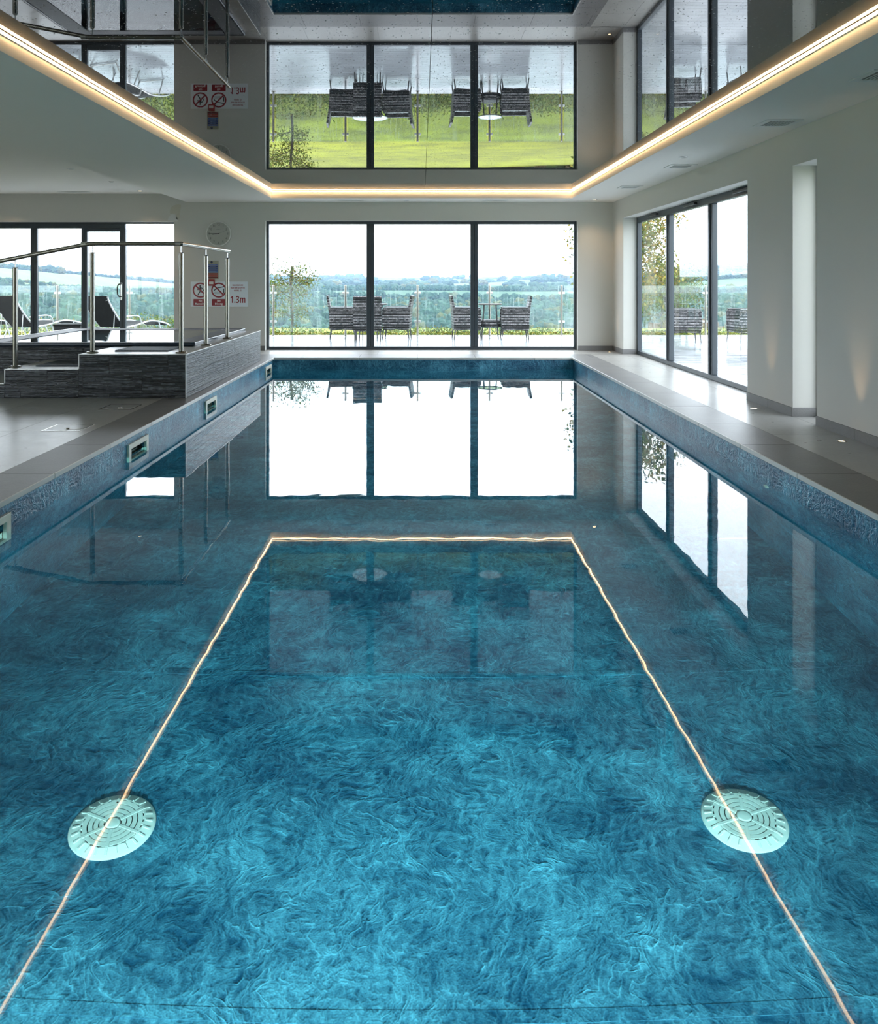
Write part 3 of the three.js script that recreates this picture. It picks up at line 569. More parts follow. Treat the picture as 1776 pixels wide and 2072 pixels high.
function canvasTex(w, h, draw) { const c = document.createElement('canvas'); c.width = w; c.height = h; draw(c.getContext('2d'), w, h); const t = new THREE.CanvasTexture(c); t.colorSpace = THREE.SRGBColorSpace; t.magFilter = THREE.LinearFilter; return t; }
{
  const W = 0.975, H = 0.43;
  const print = canvasTex(1360, 600, (g) => {
    g.fillStyle = '#dfe6ea'; g.fillRect(0, 0, 1360, 600);
    const RED = '#8e1420';
    const man = (cx, fn) => {
      g.strokeStyle = '#101418'; g.fillStyle = '#101418'; g.lineCap = 'round'; fn(cx);
      g.strokeStyle = RED; g.lineWidth = 34; g.beginPath(); g.arc(cx, 205, 165, 0, 7); g.stroke();
      g.beginPath(); g.moveTo(cx - 116, 89); g.lineTo(cx + 116, 321); g.stroke();
    };
    man(228, (cx) => {
      g.beginPath(); g.arc(cx - 5, 105, 19, 0, 7); g.fill();
      g.lineWidth = 40; g.beginPath(); g.moveTo(cx, 145); g.lineTo(cx + 10, 205); g.stroke();
      g.lineWidth = 19; g.beginPath(); g.moveTo(cx + 6, 140); g.lineTo(cx + 55, 165); g.lineTo(cx + 72, 215); g.stroke();
      g.beginPath(); g.moveTo(cx - 8, 140); g.lineTo(cx - 40, 190); g.lineTo(cx - 68, 192); g.stroke();
      g.lineWidth = 24; g.beginPath(); g.moveTo(cx + 8, 215); g.lineTo(cx - 25, 265); g.lineTo(cx - 58, 320); g.stroke();
      g.beginPath(); g.moveTo(cx + 14, 215); g.lineTo(cx + 60, 250); g.lineTo(cx + 92, 300); g.stroke();
    });
    man(668, (cx) => {
      g.lineWidth = 20; g.beginPath(); g.moveTo(cx - 112, 215); g.quadraticCurveTo(cx - 60, 150, cx + 10, 145); g.lineTo(cx + 120, 118); g.stroke();
      g.beginPath(); g.arc(cx - 68, 176, 17, 0, 7); g.fill();
      g.lineWidth = 5; for (let k = 0; k < 3; k++) { g.beginPath(); g.moveTo(cx - 105, 250 + 20 * k); g.lineTo(cx + 60, 250 + 20 * k); g.stroke(); }
      g.fillRect(cx + 108, 165, 22, 120);
    });
    for (const [x, a, b] of [[63, 'No', 'Running'], [503, 'No', 'Diving']]) {
      g.fillStyle = RED; g.beginPath(); g.roundRect(x, 418, 330, 158, 14); g.fill();
      g.fillStyle = '#f1f1ee'; g.textAlign = 'center'; g.font = 'bold 62px sans-serif'; g.fillText(a, x + 165, 482); g.fillText(b, x + 165, 554);
    }
    g.fillStyle = RED; g.textAlign = 'center'; g.font = 'bold 50px sans-serif';
    g.fillText('MAXIMUM', 1118, 102); g.fillText('WATER DEPTH', 1118, 166); g.fillText('HERE IS', 1118, 230);
    g.save(); g.translate(1125, 510); g.scale(0.78, 1.12); g.font = 'bold 205px sans-serif'; g.fillText('1.3m', 0, 0); g.restore();
  });
  const face = S({ map: print, roughness: 0.3 });
  const t = thing('safety_sign', 'white pool rules sign reading no running, no diving, maximum depth 1.3m', 'sign', [-3.425, 0.955, -WB]);
  part('backing_board', rbox(W, H, 0.006, 0.002), mWhitePlastic, t, [0, 0, 0.0035]);
  part('printed_face', new THREE.PlaneGeometry(W - 0.006, H - 0.006), face, t, [0, 0, 0.0072]);
  const notice = canvasTex(256, 400, (g) => {
    g.fillStyle = '#9a9a86'; g.fillRect(0, 0, 256, 400);
    g.fillStyle = '#16224e'; g.beginPath(); g.arc(100, 35, 26, 0, 7); g.fill();
    ['#5d6da6', '#1d2f72', '#26407e', '#1f3d86', '#2a5da3'].forEach((c, i) => { g.fillStyle = c; g.fillRect(14, 76 + i * 39, 228, 33); g.fillStyle = '#8da2c8'; g.fillRect(60, 88 + i * 39, 130, 5); });
    ['#8c2a22', '#a43a30', '#6e1c1c'].forEach((c, i) => { g.fillStyle = c; g.fillRect(14, 274 + i * 40, 228, 36); });
  });
  const n = thing('fire_notice', 'small blue and red fire action notice above the red call point', 'sign', [-3.535, 1.37, -WB]);
  part('backing_board', rbox(0.2, 0.31, 0.004, 0.001), mWhitePlastic, n, [0, 0, 0.0025]);
  part('printed_face', new THREE.PlaneGeometry(0.197, 0.307), S({ map: notice, roughness: 0.4 }), n, [0, 0, 0.0052]);
  const c = thing('fire_call_point', 'red fire alarm call point above the pool rules sign', 'alarm', [-3.552, 1.215 + 0.0, -WB]);
  c.position.y = 1.155;
  part('housing', rbox(0.105, 0.115, 0.045, 0.008), S({ color: lin(0.32, 0.02, 0.02), roughness: 0.4 }), c, [0, 0, 0.023]);
  part('break_glass', rbox(0.07, 0.045, 0.004, 0.001), mWhitePlastic, c, [0, -0.008, 0.046]);
}

// ---------------------------------------------------------------- ceiling and floor fittings
function vent(x, y, d, w, l, label) {
  const t = thing('air_vent', label, 'vent', [x, y, -d], 0, 'white louvred air vents in the soffit');
  const f = 0.045;
  part('vent_frame', merged([box(-w / 2, w / 2, -0.008, 0, -l / 2, -l / 2 + f), box(-w / 2, w / 2, -0.008, 0, l / 2 - f, l / 2), box(-w / 2, -w / 2 + f, -0.008, 0, -l / 2 + f, l / 2 - f), box(w / 2 - f, w / 2, -0.008, 0, -l / 2 + f, l / 2 - f)]), mWhitePlastic, t);
  part('duct_shade', box(-w / 2 + f, w / 2 - f, -0.0012, -0.0002, -l / 2 + f, l / 2 - f), mBlack, t);  // flat black sheet stands in for the shade inside the duct opening
  const n = Math.max(2, Math.round((l - 2 * f) / 0.03));
  for (let k = 0; k < n; k++) part('louvre', new THREE.BoxGeometry(w - 2 * f, 0.0025, 0.014).rotateX(0.5), mWhitePlastic, t, [0, -0.005, -l / 2 + f + (k + 0.5) * (l - 2 * f) / n]);
  if (w < 0.4) for (let k = 1; k < 8; k++) part('louvre_bar', new THREE.BoxGeometry(0.004, 0.004, l - 2 * f), mWhitePlastic, t, [-w / 2 + f + k * (w - 2 * f) / 8, -0.0085, 0]);
}
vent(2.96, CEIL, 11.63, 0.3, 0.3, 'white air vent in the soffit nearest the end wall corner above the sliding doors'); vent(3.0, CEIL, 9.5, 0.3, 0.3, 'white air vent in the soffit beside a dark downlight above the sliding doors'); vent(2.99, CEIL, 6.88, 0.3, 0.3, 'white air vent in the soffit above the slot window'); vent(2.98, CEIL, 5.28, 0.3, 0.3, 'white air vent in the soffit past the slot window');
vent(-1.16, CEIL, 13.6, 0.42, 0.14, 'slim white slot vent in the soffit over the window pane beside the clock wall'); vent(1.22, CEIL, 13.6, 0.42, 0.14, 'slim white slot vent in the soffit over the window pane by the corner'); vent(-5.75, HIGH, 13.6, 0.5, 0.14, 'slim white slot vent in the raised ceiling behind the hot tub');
function downlight(x, y, d, lit, label) {
  const t = thing('downlight', label, 'light', [x, y, -d], 0, 'recessed ceiling downlights');
  part('bezel', new THREE.LatheGeometry([[0.03, 0], [0.034, -0.006], [0.044, -0.005], [0.046, 0]].map(([a, b]) => new THREE.Vector2(a, b)), 32), lit ? mChrome : mAlu, t);
  part('lens', cyl(0.03, 0.03, 0.002, 0, -0.003, 0, 24), lit ? mSpotGlow : mLensOff, t);
  if (lit) { const s = new THREE.SpotLight(lin(1, 0.66, 0.36), 1.3, 0, 0.95, 0.8, 2); s.name = 'downlight_beam'; s.position.set(0, -0.012, 0); s.target.position.set(0, -2, 0); s.castShadow = true; s.shadow.radius = 1.4; t.add(s, s.target); }
}
downlight(2.855, CEIL, 13.5, true, 'lit downlight in the soffit at the end wall corner'); downlight(2.81, CEIL, 8.81, false, 'dark downlight beside an air vent above the sliding doors'); downlight(-0.24, CEIL, 13.6, false, 'dark downlight above the middle window pane'); downlight(-4.61, HIGH, 13.46, true, 'lit downlight in the raised ceiling behind the hot tub'); downlight(-4.61, HIGH, 10.8, false, 'dark downlight in the raised ceiling over the hot tub');
downlight(-6.95, HIGH, 13.46, true, 'lit downlight in the raised ceiling over the hinged glass door side panel');
{
  const t = thing('ceiling_sensor', 'small round white sensor in the raised ceiling over the hot tub', 'sensor', [-4.6, HIGH, -12.18]);
  part('body', new THREE.LatheGeometry([[0, -0.022], [0.02, -0.02], [0.034, -0.006], [0.036, 0]].map(([a, b]) => new THREE.Vector2(a, b)), 24), mWhitePlastic, t);
}
for (const [x, d, l] of [[3.12, 6.09, 'small lit floor uplight past the slot window'], [3.1, 7.64, 'small lit floor uplight beside the pier by the slot window'], [3.12, 13.6, 'small lit floor uplight at the end wall corner'], [3.1, 4.2, 'small lit floor uplight along the plain side wall']]) {
  const t = thing('floor_uplight', l, 'light', [x, 0, -d], 0, 'round uplights set in the deck along the side wall');
  part('bezel', new THREE.LatheGeometry([[0.022, 0.001], [0.026, 0.004], [0.034, 0.003], [0.037, 0]].map(([a, b]) => new THREE.Vector2(a, b)), 28), mChrome, t);
  part('lens', cyl(0.022, 0.022, 0.002, 0, 0, 0, 20), mSpotGlow, t);
  const s = new THREE.SpotLight(lin(1, 0.66, 0.36), 0.5, 0, 0.32, 0.9, 2); s.name = 'uplight_beam'; s.position.set(0, 0.008, 0); s.target.position.set(0.14, 0.9, 0); s.castShadow = true; t.add(s, s.target);
}

// ---------------------------------------------------------------- terrace
{
  const t = thing('terrace_deck', 'wet pale plank terrace outside the windows', 'terrace', [0, 0, 0], 0, null, 'structure');
  const w = 0.146, geoA = () => tileGeo(20.4, 0.025, w - 0.005), geoB = () => tileGeo(8, 0.025, w - 0.005);
  for (let d = WB + 0.32; d < 17.95; d += w) part('plank', geoA(), mBoard, t, [0.2, -0.03, -d - w / 2]);
  for (let d = 4.5; d < WB + 0.3; d += w) part('plank', geoB(), mBoard, t, [XR + 0.3 + 4.02, -0.03, -d - w / 2]);
  part('joists', merged([box(-10, 10.4, -0.3, -0.05, -18, -WB - 0.3), box(XR + 0.31, XR + 8.3, -0.3, -0.05, -WB - 0.3, -4.5)]), mFrameDark, t);
  part('fascia_board', box(-10, 10.4, -0.22, -0.018, -18.03, -18), mBoard, t);
}
{
  const t = thing('glass_balustrade', 'clear glass balustrade on steel posts along the terrace edge', 'balustrade', [0, -0.018, -17.8]);
  const xs = []; for (let k = -6; k <= 6; k++) xs.push(-0.08 + k * 1.562);
  for (const x of xs) {
    const p = part('post', cyl(0.024, 0.024, 1.09, 0, 0, 0, 18), mSteel, t, [x, 0, 0]);
    part('post_cap', new THREE.SphereGeometry(0.024, 16, 6, 0, Math.PI * 2, 0, Math.PI / 2).scale(1, 0.5, 1).translate(0, 1.09, 0), mSteel, p);
    part('base_flange', cyl(0.055, 0.05, 0.014, 0, 0, 0, 20), mSteel, p);
    for (const y of [0.31, 0.93]) for (const s of [-1, 1]) part('glass_clamp', rbox(0.05, 0.045, 0.03, 0.008), mAlu, p, [s * 0.045, y, 0]);
  }
  for (let k = 0; k + 1 < xs.length; k++) part('glass_panel', metreUV(new THREE.BoxGeometry(1.562 - 0.1, 1.0, 0.002), rr(0, 4), rr(0, 4)), mBalGlass, t, [(xs[k] + xs[k + 1]) / 2, 0.59, 0]);
}

// rattan armchair, front towards local +x
function chairGeo() {
  const W = 0.56, side = new THREE.Shape([[-0.25, 0.2], [-0.2, 0.185], [0.0, 0.2], [0.22, 0.185], [0.27, 0.2], [0.285, 0.4], [0.28, 0.6], [0.25, 0.63], [-0.27, 0.63]].map(([x, y]) => new THREE.Vector2(x, y)));
  const g = {};
  g.side = [-1, 1].map((s) => metreUV(new THREE.ExtrudeGeometry(side, { depth: 0.035, bevelEnabled: true, bevelSize: 0.006, bevelThickness: 0.006, bevelSegments: 2 }).translate(0, 0, s * (W / 2 - 0.03) - 0.0175)));
  g.arm = [-1, 1].map((s) => rbox(0.54, 0.022, 0.062, 0.01).translate(0.0, 0.643, s * (W / 2 - 0.03)));
  const back = new THREE.Shape(); back.moveTo(-0.235, 0.2); back.quadraticCurveTo(-0.235, 0.6, -0.305, 0.885); back.lineTo(-0.34, 0.878); back.quadraticCurveTo(-0.275, 0.6, -0.272, 0.2);
  g.back = metreUV(new THREE.ExtrudeGeometry(back, { depth: W - 0.01, bevelEnabled: true, bevelSize: 0.004, bevelThickness: 0.004, bevelSegments: 2, curveSegments: 8 }).translate(0, 0, -W / 2 + 0.005));
  g.seat = metreUV(new RoundedBoxGeometry(0.5, 0.05, W - 0.1, 2, 0.015).translate(0.02, 0.41, 0));
  g.skirt = metreUV(new RoundedBoxGeometry(0.03, 0.22, W - 0.1, 2, 0.008).translate(0.255, 0.3, 0));
  g.leg = []; for (const [x, s] of [[-0.24, -1], [-0.24, 1], [0.25, -1], [0.25, 1]]) g.leg.push(rod([x * 1.12, 0, s * (W / 2 - 0.028)], [x, 0.24, s * (W / 2 - 0.035)], 0.011, 0.017, 10));
  return g;
}
const cg = chairGeo();
function chair([x, d], turn, label, group) {
  const t = thing('rattan_armchair', label, 'chair', [x, -0.0175, -d], turn, group);
  part('seat', cg.seat, mRattan, t); part('front_skirt', cg.skirt, mRattan, t); part('backrest', cg.back, mRattan, t);
  cg.side.forEach((g, i) => { const p = part('side_panel', g, mRattan, t); part('armrest', cg.arm[i], mRattanTop, p); });
  cg.leg.forEach((g) => part('leg', g, mRattanTop, t));
}
chair([-1.62, 17.05], 0.08, 'woven grey rattan armchair facing along the terrace at the glass dining table', 'rattan chairs at the dining table');
chair([-1.07, 16.45], Math.PI / 2 + 0.04, 'woven grey rattan armchair with its back to the window at the glass dining table', 'rattan chairs at the dining table');
chair([-0.5, 17.15], Math.PI - 0.08, 'woven grey rattan armchair with curved back nearest the middle balustrade post', 'rattan chairs at the dining table');
chair([0.93, 17.0], 0.05, 'woven grey rattan armchair on the middle post side of the small two-tier table', 'rattan chairs at the two-tier table');
chair([1.93, 16.95], Math.PI - 0.04, 'woven grey rattan armchair on the side wall side of the small two-tier table', 'rattan chairs at the two-tier table');
chair([5.15, 16.1], -0.12, 'woven grey rattan armchair outside the sliding doors, its back to the autumn tree', 'rattan chairs outside the sliding doors');
chair([6.35, 16.0], Math.PI + 0.15, 'woven grey rattan armchair outside the sliding doors by the low glass table', 'rattan chairs outside the sliding doors');
chair([-3.62, 17.0], Math.PI, 'woven grey rattan armchair beside the young tree, mostly behind the clock wall', 'rattan chairs by the clock wall');
function roundTable([x, d], r, h, twoTier, label) {
  const t = thing('patio_table', label, 'table', [x, -0.0175, -d]);
  part('glass_top', cyl(r, r, 0.008, 0, h - 0.008, 0, 48), mTableGlass, t);
  part('top_rim', new THREE.TorusGeometry(r, 0.011, 8, 48).rotateX(Math.PI / 2).translate(0, h - 0.008, 0), mRattanTop, t);
  const rt = r * 0.72, rb = twoTier ? r * 1.0 : r * 0.72;
  for (let k = 0; k < 4; k++) { const a = Math.PI / 4 + k * Math.PI / 2 + 0.1; part('leg', rod([Math.cos(a) * rb, 0, Math.sin(a) * rb], [Math.cos(a) * rt, h - 0.012, Math.sin(a) * rt], 0.011, 0.014, 10), mRattanTop, t); }
  if (twoTier) part('woven_shelf', metreUV(new THREE.LatheGeometry([[0, 0.39], [0.19, 0.39], [0.2, 0.38], [0.225, 0.24], [0.2, 0.235], [0, 0.235]].map(([a, b]) => new THREE.Vector2(a, b)).reverse(), 32)), mRattan, t);
  else part('woven_apron', metreUV(new THREE.CylinderGeometry(r * 0.76, r * 0.76, 0.06, 40, 1, true).translate(0, h - 0.05, 0)), mRattan, t);
}
roundTable([-1.07, 17.12], 0.36, 0.715, false, 'round glass dining table ringed by three rattan armchairs');
roundTable([1.43, 17.05], 0.24, 0.715, true, 'small round two-tier glass table with woven shelf between rattan armchairs');
roundTable([6.98, 16.0], 0.24, 0.66, true, 'low round glass table outside the sliding doors');

function lounger([x, d], turn, label) {
  const t = thing('sun_lounger', label, 'lounger', [x, -0.0175, -d], turn, 'black sling sun loungers on the terrace');
  // local +x towards the foot end, backrest hinged at x = 0
  const w = 0.3;
  for (const s of [-1, 1]) {
    part('side_rail', tube([[-0.08, 0.3, s * w], [0.3, 0.33, s * w], [0.75, 0.4, s * w], [1.2, 0.33, s * w], [1.32, 0.28, s * w]], 0.014), mAlu, t);
    part('back_rail', tube([[0, 0.32, s * w], [-0.2, 0.52, s * w], [-0.4, 0.78, s * w], [-0.46, 0.9, s * w]], 0.014), mAlu, t);
    part('arm', tube([[-0.16, 0.5, s * (w + 0.03)], [0.05, 0.52, s * (w + 0.04)], [0.35, 0.5, s * (w + 0.04)], [0.46, 0.36, s * (w + 0.01)]], 0.013), mAlu, t);
    for (const [a, b] of [[[-0.05, 0.3], [-0.24, 0]], [[0.25, 0.33], [0.42, 0]], [[0.98, 0.38], [1.12, 0]]]) part('leg', rod([b[0], b[1], s * w], [a[0], a[1], s * w], 0.013), mAlu, t);
    part('prop', rod([-0.28, 0.1, s * w * 0.9], [-0.24, 0.58, s * w * 0.9], 0.008), mAlu, t);
  }
  part('cross_bar', tube([[-0.43, 0.84, -w], [-0.405, 0.8, 0], [-0.43, 0.84, w]], 0.01), mAlu, t);
  part('cross_bar', rod([-0.24, 0.02, -w], [-0.24, 0.02, w], 0.011), mAlu, t);
  part('cross_bar', rod([1.12, 0.02, -w], [1.12, 0.02, w], 0.011), mAlu, t);
  const ribbon = (pts) => { const s = new THREE.Shape(); const c = new THREE.CatmullRomCurve3(pts.map(([a, b]) => new THREE.Vector3(a, b, 0))).getPoints(20); s.moveTo(c[0].x, c[0].y + 0.004); c.forEach((p) => s.lineTo(p.x + 0.003, p.y + 0.004)); c.reverse().forEach((p) => s.lineTo(p.x - 0.003, p.y - 0.004)); return metreUV(new THREE.ExtrudeGeometry(s, { depth: 2 * w - 0.03, bevelEnabled: false }).translate(0, 0, -w + 0.015)); };
  part('back_sling', ribbon([[0.0, 0.31], [-0.2, 0.51], [-0.4, 0.775], [-0.465, 0.91]]), mSling, t);
  part('seat_sling', ribbon([[0.0, 0.315], [0.3, 0.325], [0.75, 0.395], [1.2, 0.325], [1.3, 0.285]]), mSling, t);
}
lounger([-7.72, 15.9], 1.2, 'black sling sun lounger with silver frame beside the low black side table');
lounger([-5.93, 15.75], 1.2, 'black sling sun lounger with silver frame behind the hinged glass door');
lounger([-9.1, 15.9], 1.2, 'black sling sun lounger with silver frame at the far end past the left wall');
{
  const t = thing('side_table', 'low black side table between two sun loungers', 'table', [-6.72, -0.0175, -15.7], 0.15);
  part('table_top', rbox(0.52, 0.03, 0.42, 0.006), mSling, t, [0, 0.36, 0]);
  part('apron', rbox(0.48, 0.09, 0.38, 0.006), mBlack, t, [0, 0.3, 0]);
  for (const a of [-1, 1]) for (const b of [-1, 1]) part('leg', rbox(0.03, 0.3, 0.03, 0.004), mBlack, t, [a * 0.22, 0.15, b * 0.17]);
}
// fallen leaves lying on the wet boards
{
  const sh = new THREE.Shape(); sh.moveTo(-0.03, 0); sh.quadraticCurveTo(-0.005, 0.026, 0.035, 0); sh.quadraticCurveTo(-0.005, -0.026, -0.03, 0);
  const g = new THREE.ExtrudeGeometry(sh, { depth: 0.001, bevelEnabled: false, curveSegments: 5 }).rotateX(-Math.PI / 2), m = S({ color: lin(0.06, 0.03, 0.015), roughness: 0.6 });
  for (const [x, d] of [[-2.3, 15.9], [-2.05, 15.7], [-1.72, 15.9], [-1.3, 15.1], [-0.55, 15.0], [-0.15, 14.9], [0.63, 15.0], [1.33, 16.9], [1.47, 15.6], [2.35, 15.5], [2.45, 16.1], [5.3, 12.6], [5.6, 11.4], [4.9, 10.8]]) { const o = solo('fallen_leaf', g, m, 'small brown leaf lying on the wet terrace planks', 'leaf', 'fallen leaves on the terrace', null, [x, -0.0168, -d]); o.rotation.y = rnd() * 6.28; }
}
// ---------------------------------------------------------------- landscape
const prof = [[14, -0.32], [18, -0.3], [20, -0.2], [24, -0.22], [30, -0.7], [40, -2], [75, -6], [130, -16], [220, -26], [320, -28], [450, -23], [600, -18], [800, -13.5], [1100, -9.5], [1500, -5], [2200, -1], [3000, 2]];
function hillY(x, d) {
  let y = prof[0][1];
  for (let i = 0; i + 1 < prof.length; i++) if (d >= prof[i][0]) { const [a, ya] = prof[i], [b, yb] = prof[i + 1], t = clamp((d - a) / (b - a)); y = mix(ya, yb, t); }
  const far = sstep(120, 500, d), k = x / Math.max(d, 60);
  y += far * (noise(x / 260 + 50, d / 340 + 30) * d * 0.006);
  y += sstep(180, 600, d) * (1 - sstep(900, 2200, d) * 0.6) * d * 0.031 * sstep(-0.22, -0.62, k);            // pasture hill beyond the hot tub side
  y += sstep(300, 900, d) * d * 0.016 * sstep(0.18, 0.42, k);                                                 // hill beyond the sliding doors
  return y;
}
const fieldTone = (x, d) => {
  const k = x / Math.max(d, 60), a = noise(x / 70 + 9, d / 110 + 5), b = noise(x / 13 + 3, d / 13 + 8), hill = sstep(-0.24, -0.3, k) * sstep(500, 540, d);
  const near = 1 - sstep(90, 130, d);
  let c = [0.25, 0.27, 0.006];
  if (near < 1) { const t = sstep(0.02, 0.12, a); const f = [mix(0.05, 0.12, t), mix(0.1, 0.2, t), mix(0.035, 0.05, t)]; c = c.map((v, i) => mix(f[i], v, near)); }
  if (hill > 0) c = [mix(c[0], 0.12, hill), mix(c[1], 0.21, hill), mix(c[2], 0.045, hill)];
  const g = 1 + 0.35 * b; return c.map((v) => v * g);
};
{
  const ds = [14]; while (ds[ds.length - 1] < 2900) ds.push(ds[ds.length - 1] * 1.045 + 0.2);
  const nk = 160, K = 1.5, pos = [], col = [], uv = [], idx = [];
  for (const d of ds) for (let i = 0; i <= nk; i++) { const k = (i / nk * 2 - 1) * K, x = k * Math.max(d, 40); pos.push(x, hillY(x, d) - (d < 19 ? 0.25 : 0), -d); col.push(...fieldTone(x, d)); uv.push(x, d); }
  for (let j = 0; j + 1 < ds.length; j++) for (let i = 0; i < nk; i++) { const a = j * (nk + 1) + i, b = a + nk + 1; idx.push(a, a + 1, b, a + 1, b + 1, b); }
  const g = new THREE.BufferGeometry(); g.setAttribute('position', new THREE.Float32BufferAttribute(pos, 3)); g.setAttribute('color', new THREE.Float32BufferAttribute(col, 3)); g.setAttribute('uv', new THREE.Float32BufferAttribute(uv, 2)); g.setIndex(idx); g.computeVertexNormals();
  const grass = grey(1024, 1024, (u, v) => clamp(0.74 + 0.75 * fbm(u, v, 8, 6, 19) + 0.4 * noise(u * 170, v * 90, 170, 90, 2)), [11, 11], true);
  solo('field_terrain', g, S({ vertexColors: true, map: grass, roughness: 0.95 }), 'green fields and pasture falling away to a wooded valley', 'fields', null, 'structure');
}
solo('garden_ground', merged([box(-70, XL - 0.3, -0.7, -0.36, -14.3, 60), box(XR + 0.3, 70, -0.7, -0.36, -14.3, 60), box(XL - 0.3, XR + 0.3, -0.7, -0.36, ZN + 0.3, 60)]), S({ color: lin(0.2, 0.24, 0.1), roughness: 0.95 }), 'level garden ground around the building', 'ground', null, 'structure');
// crowns of far woods and hedges
function crownGeo(s, seg = 1) {
  const g = new THREE.IcosahedronGeometry(1, 2), p = g.attributes.position, v = new THREE.Vector3();
  for (let i = 0; i < p.count; i++) { v.fromBufferAttribute(p, i); const k = 1 + 0.35 * noise(v.x * 2.1 + s + 20, v.y * 2.1 + v.z * 1.7 + 20) + 0.22 * noise(v.x * 5 + s + 50, v.z * 5 + v.y * 4 + 50); v.multiplyScalar(k); p.setXYZ(i, v.x, v.y, v.z); }
  g.computeVertexNormals(); return g;
}
const mCrown = S({ color: lin(1, 1, 1), roughness: 1 });
function scatter(name, label, list, s) {
  const m = new THREE.InstancedMesh(crownGeo(s), mCrown, list.length), M = new THREE.Matrix4(), q = new THREE.Quaternion(), Y = new THREE.Vector3(0, 1, 0);
  list.forEach(([x, y, z, r, h, c], i) => { M.compose(new THREE.Vector3(x, y + h * 0.42, z), q.setFromAxisAngle(Y, rnd() * 6.28), new THREE.Vector3(r, h * 0.58, r)); m.setMatrixAt(i, M); m.setColorAt(i, lin(...c)); });
  m.name = name; m.castShadow = m.receiveShadow = true; scene.add(m);
  tag(m, label, 'woodland', null, 'stuff');
}
{
  const wood = [], hedge = [];
  const tone = (f) => { const t = rnd(), a = rnd() < 0.16; return a ? [0.08 * f, 0.08 * f, 0.025 * f] : [mix(0.016, 0.04, t) * f, mix(0.045, 0.08, t) * f, mix(0.03, 0.045, t) * f]; };
  for (let i = 0; i < 9000; i++) {
    const d = 150 + 430 * Math.sqrt(rnd()), k = rr(-0.95, 0.95), x = k * d;
    if (k < -0.24 && d > 545 + 40 * noise(x / 40, 3)) continue;
    const h = rr(5, 9.5); wood.push([x, hillY(x, d), -d, rr(2.6, 4.4), h, tone(rr(0.7, 1.15))]);
  }
  for (let i = 0; i < 5200; i++) {
    const d = rr(960, 2600), k = rr(-0.9, 0.9), x = k * d;
    if (noise(x / 120 + 30, d / 260 + 11) < 0.05 || k < -0.22) continue;
    const h = rr(6, 11); wood.push([x, hillY(x, d), -d, rr(5, 11), h, tone(rr(0.8, 1.1))]);
  }
  const run = (pts, step, hr, c) => { for (let i = 0; i + 1 < pts.length; i++) { const [x0, d0] = pts[i], [x1, d1] = pts[i + 1], n = Math.ceil(Math.hypot(x1 - x0, d1 - d0) / step); for (let k = 0; k < n; k++) { const t = k / n, x = mix(x0, x1, t) + rr(-0.5, 0.5), d = mix(d0, d1, t) + rr(-0.5, 0.5), h = rr(...hr); hedge.push([x, hillY(x, d), -d, h * rr(0.55, 0.8), h, c()]); } } };
  run([[-3, 80], [4, 72], [12, 58], [20, 50], [32, 46]], 0.7, [1.2, 2.1], () => { const a = rnd(); return a < 0.45 ? [0.09, 0.05, 0.02] : [0.05, 0.075, 0.015]; });
  run([[-480, 700], [-300, 690], [-200, 720]], 3, [1.5, 3], () => tone(1)); run([[-290, 600], [-255, 720], [-270, 900]], 2.5, [2, 3.5], () => tone(0.9)); run([[-700, 1150], [-450, 1180], [-280, 1100]], 4, [3, 6], () => tone(0.8));
  run([[-560, 1000], [-430, 990]], 4, [5, 9], () => tone(0.9)); run([[-250, 600], [-200, 590]], 2.5, [4, 7], () => tone(1));
  for (const dd of [690, 860, 1050]) run([[-220, dd], [0, dd * 1.02], [420, dd * 0.97]], 4, [3, 7], () => tone(0.9));
  scatter('valley_woodland', 'dense blue green woods filling the valley beyond the terrace', wood, 3);
  scatter('field_hedges', 'hedgerows dividing the fields beyond the terrace', hedge, 8);
}
// garden trees and border with real leaves
function leafCloud(n, place, size, tones) {
  const pos = [], col = [], nor = [], a = new THREE.Vector3(), b = new THREE.Vector3(), nn = new THREE.Vector3();
  for (let i = 0; i < n; i++) {
    const c = place(), s = size * rr(0.6, 1.3); a.set(rr(-1, 1), rr(-1, 1), rr(-1, 1)).normalize(); b.set(rr(-1, 1), rr(-1, 1), rr(-1, 1)).cross(a).normalize(); nn.copy(a).cross(b);
    const t = tones[Math.floor(rnd() * tones.length)], k = rr(0.75, 1.25), q = [[a, s], [b, s * 0.45], [a, -s], [b, -s * 0.45]].map(([v, l]) => [c[0] + v.x * l, c[1] + v.y * l, c[2] + v.z * l]);
    for (const j of [0, 1, 2, 0, 2, 3]) { pos.push(...q[j]); nor.push(nn.x, nn.y, nn.z); col.push(t[0] * k, t[1] * k, t[2] * k); }
  }
  const g = new THREE.BufferGeometry(); g.setAttribute('position', new THREE.Float32BufferAttribute(pos, 3)); g.setAttribute('normal', new THREE.Float32BufferAttribute(nor, 3)); g.setAttribute('color', new THREE.Float32BufferAttribute(col, 3));
  return g;
}
const mLeaf = P({ vertexColors: true, roughness: 0.9, transmission: 0.2, thickness: 0, specularIntensity: 0.4, side: THREE.DoubleSide }), mBark = S({ color: lin(0.06, 0.05, 0.04), roughness: 0.9 });
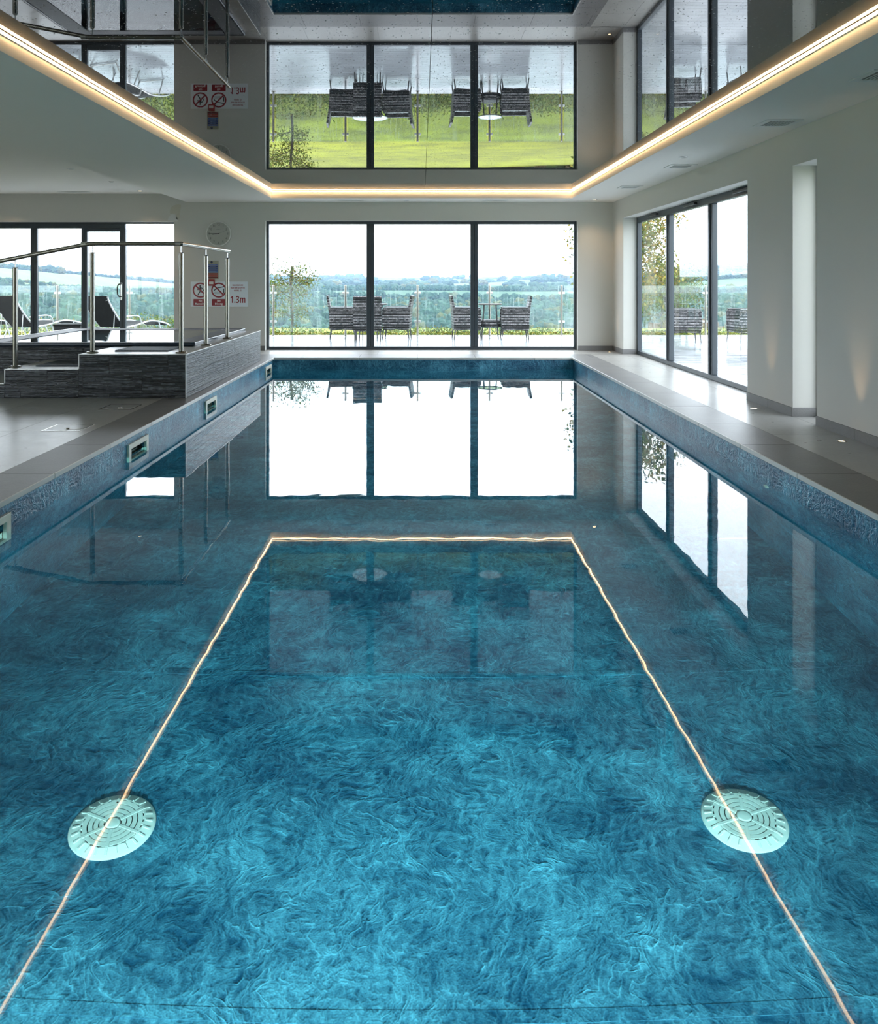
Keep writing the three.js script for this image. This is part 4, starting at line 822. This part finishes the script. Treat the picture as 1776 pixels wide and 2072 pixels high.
function gardenTree(x, d, base, h, w, n, leaf, tones, label) {
  const t = thing('garden_tree', label, 'tree', [x, base, -d]);
  part('trunk', tube([[0, 0, 0], [0.03, h * 0.35, 0.02], [-0.02, h * 0.7, 0], [0.02, h * 0.97, 0]], 0.02 + h * 0.006, 8), mBark, t);
  const tips = [];
  for (let k = 0; k < 26; k++) {
    const y0 = h * rr(0.2, 0.9), a = rnd() * 6.28, l = w * rr(0.45, 1) * Math.sqrt(Math.max(0.06, 1 - Math.pow((y0 / h - 0.42) / 0.62, 2))), e = [Math.cos(a) * l, Math.min(h, y0 + l * rr(0.1, 0.7)), Math.sin(a) * l];
    part('branch', rod([0, y0, 0], e, 0.012, 0.005, 6), mBark, t); for (const f of [0.45, 0.7, 0.85, 1, 1]) tips.push([e[0] * f, mix(y0, e[1], f), e[2] * f]);
  }
  tips.push([0, h, 0], [0, h * 0.95, 0]);
  part('foliage', leafCloud(n, () => { const p = tips[Math.floor(rnd() * tips.length)], s = w * 0.16; return [p[0] + rr(-s, s) + rr(-s, s), p[1] + rr(-s, s) + rr(-s, s), p[2] + rr(-s, s) + rr(-s, s)]; }, leaf, tones), mLeaf, t).userData.kind = 'stuff';
}
const AUTUMN = [[0.24, 0.2, 0.025], [0.26, 0.17, 0.02], [0.14, 0.18, 0.03], [0.05, 0.085, 0.02]], GREEN = [[0.07, 0.11, 0.012], [0.11, 0.13, 0.015], [0.14, 0.1, 0.015], [0.04, 0.075, 0.015]];
gardenTree(-3.35, 21.2, -0.25, 1.85, 0.8, 3200, 0.03, GREEN, 'slender young tree with sparse autumn leaves beyond the balustrade');
gardenTree(5.2, 20.5, -0.25, 3.2, 1.4, 9500, 0.056, AUTUMN, 'full autumn tree with golden leaves outside the sliding doors');
gardenTree(7.6, 26, -0.5, 1.9, 1.5, 5000, 0.05, GREEN, 'rounded green bush beyond the balustrade outside the sliding doors');
{
  const tones = [[0.15, 0.15, 0.02], [0.1, 0.14, 0.02], [0.18, 0.13, 0.02], [0.05, 0.09, 0.02]];
  const g = leafCloud(26000, () => { const x = rr(-11, 11), d = 18.3 + 3.2 * rnd() * rnd(), hh = 0.12 + 0.22 * clamp(0.4 + noise(x * 0.8 + 30, d * 0.6 + 10)); return [x, -0.22 + rnd() * (hh + (x < -4 ? 0.28 : 0)), -d]; }, 0.035, tones);
  solo('border_planting', g, mLeaf, 'low yellow green plants along the terrace edge', 'plants', null, 'stuff');
}

renderer.render(scene, camera);
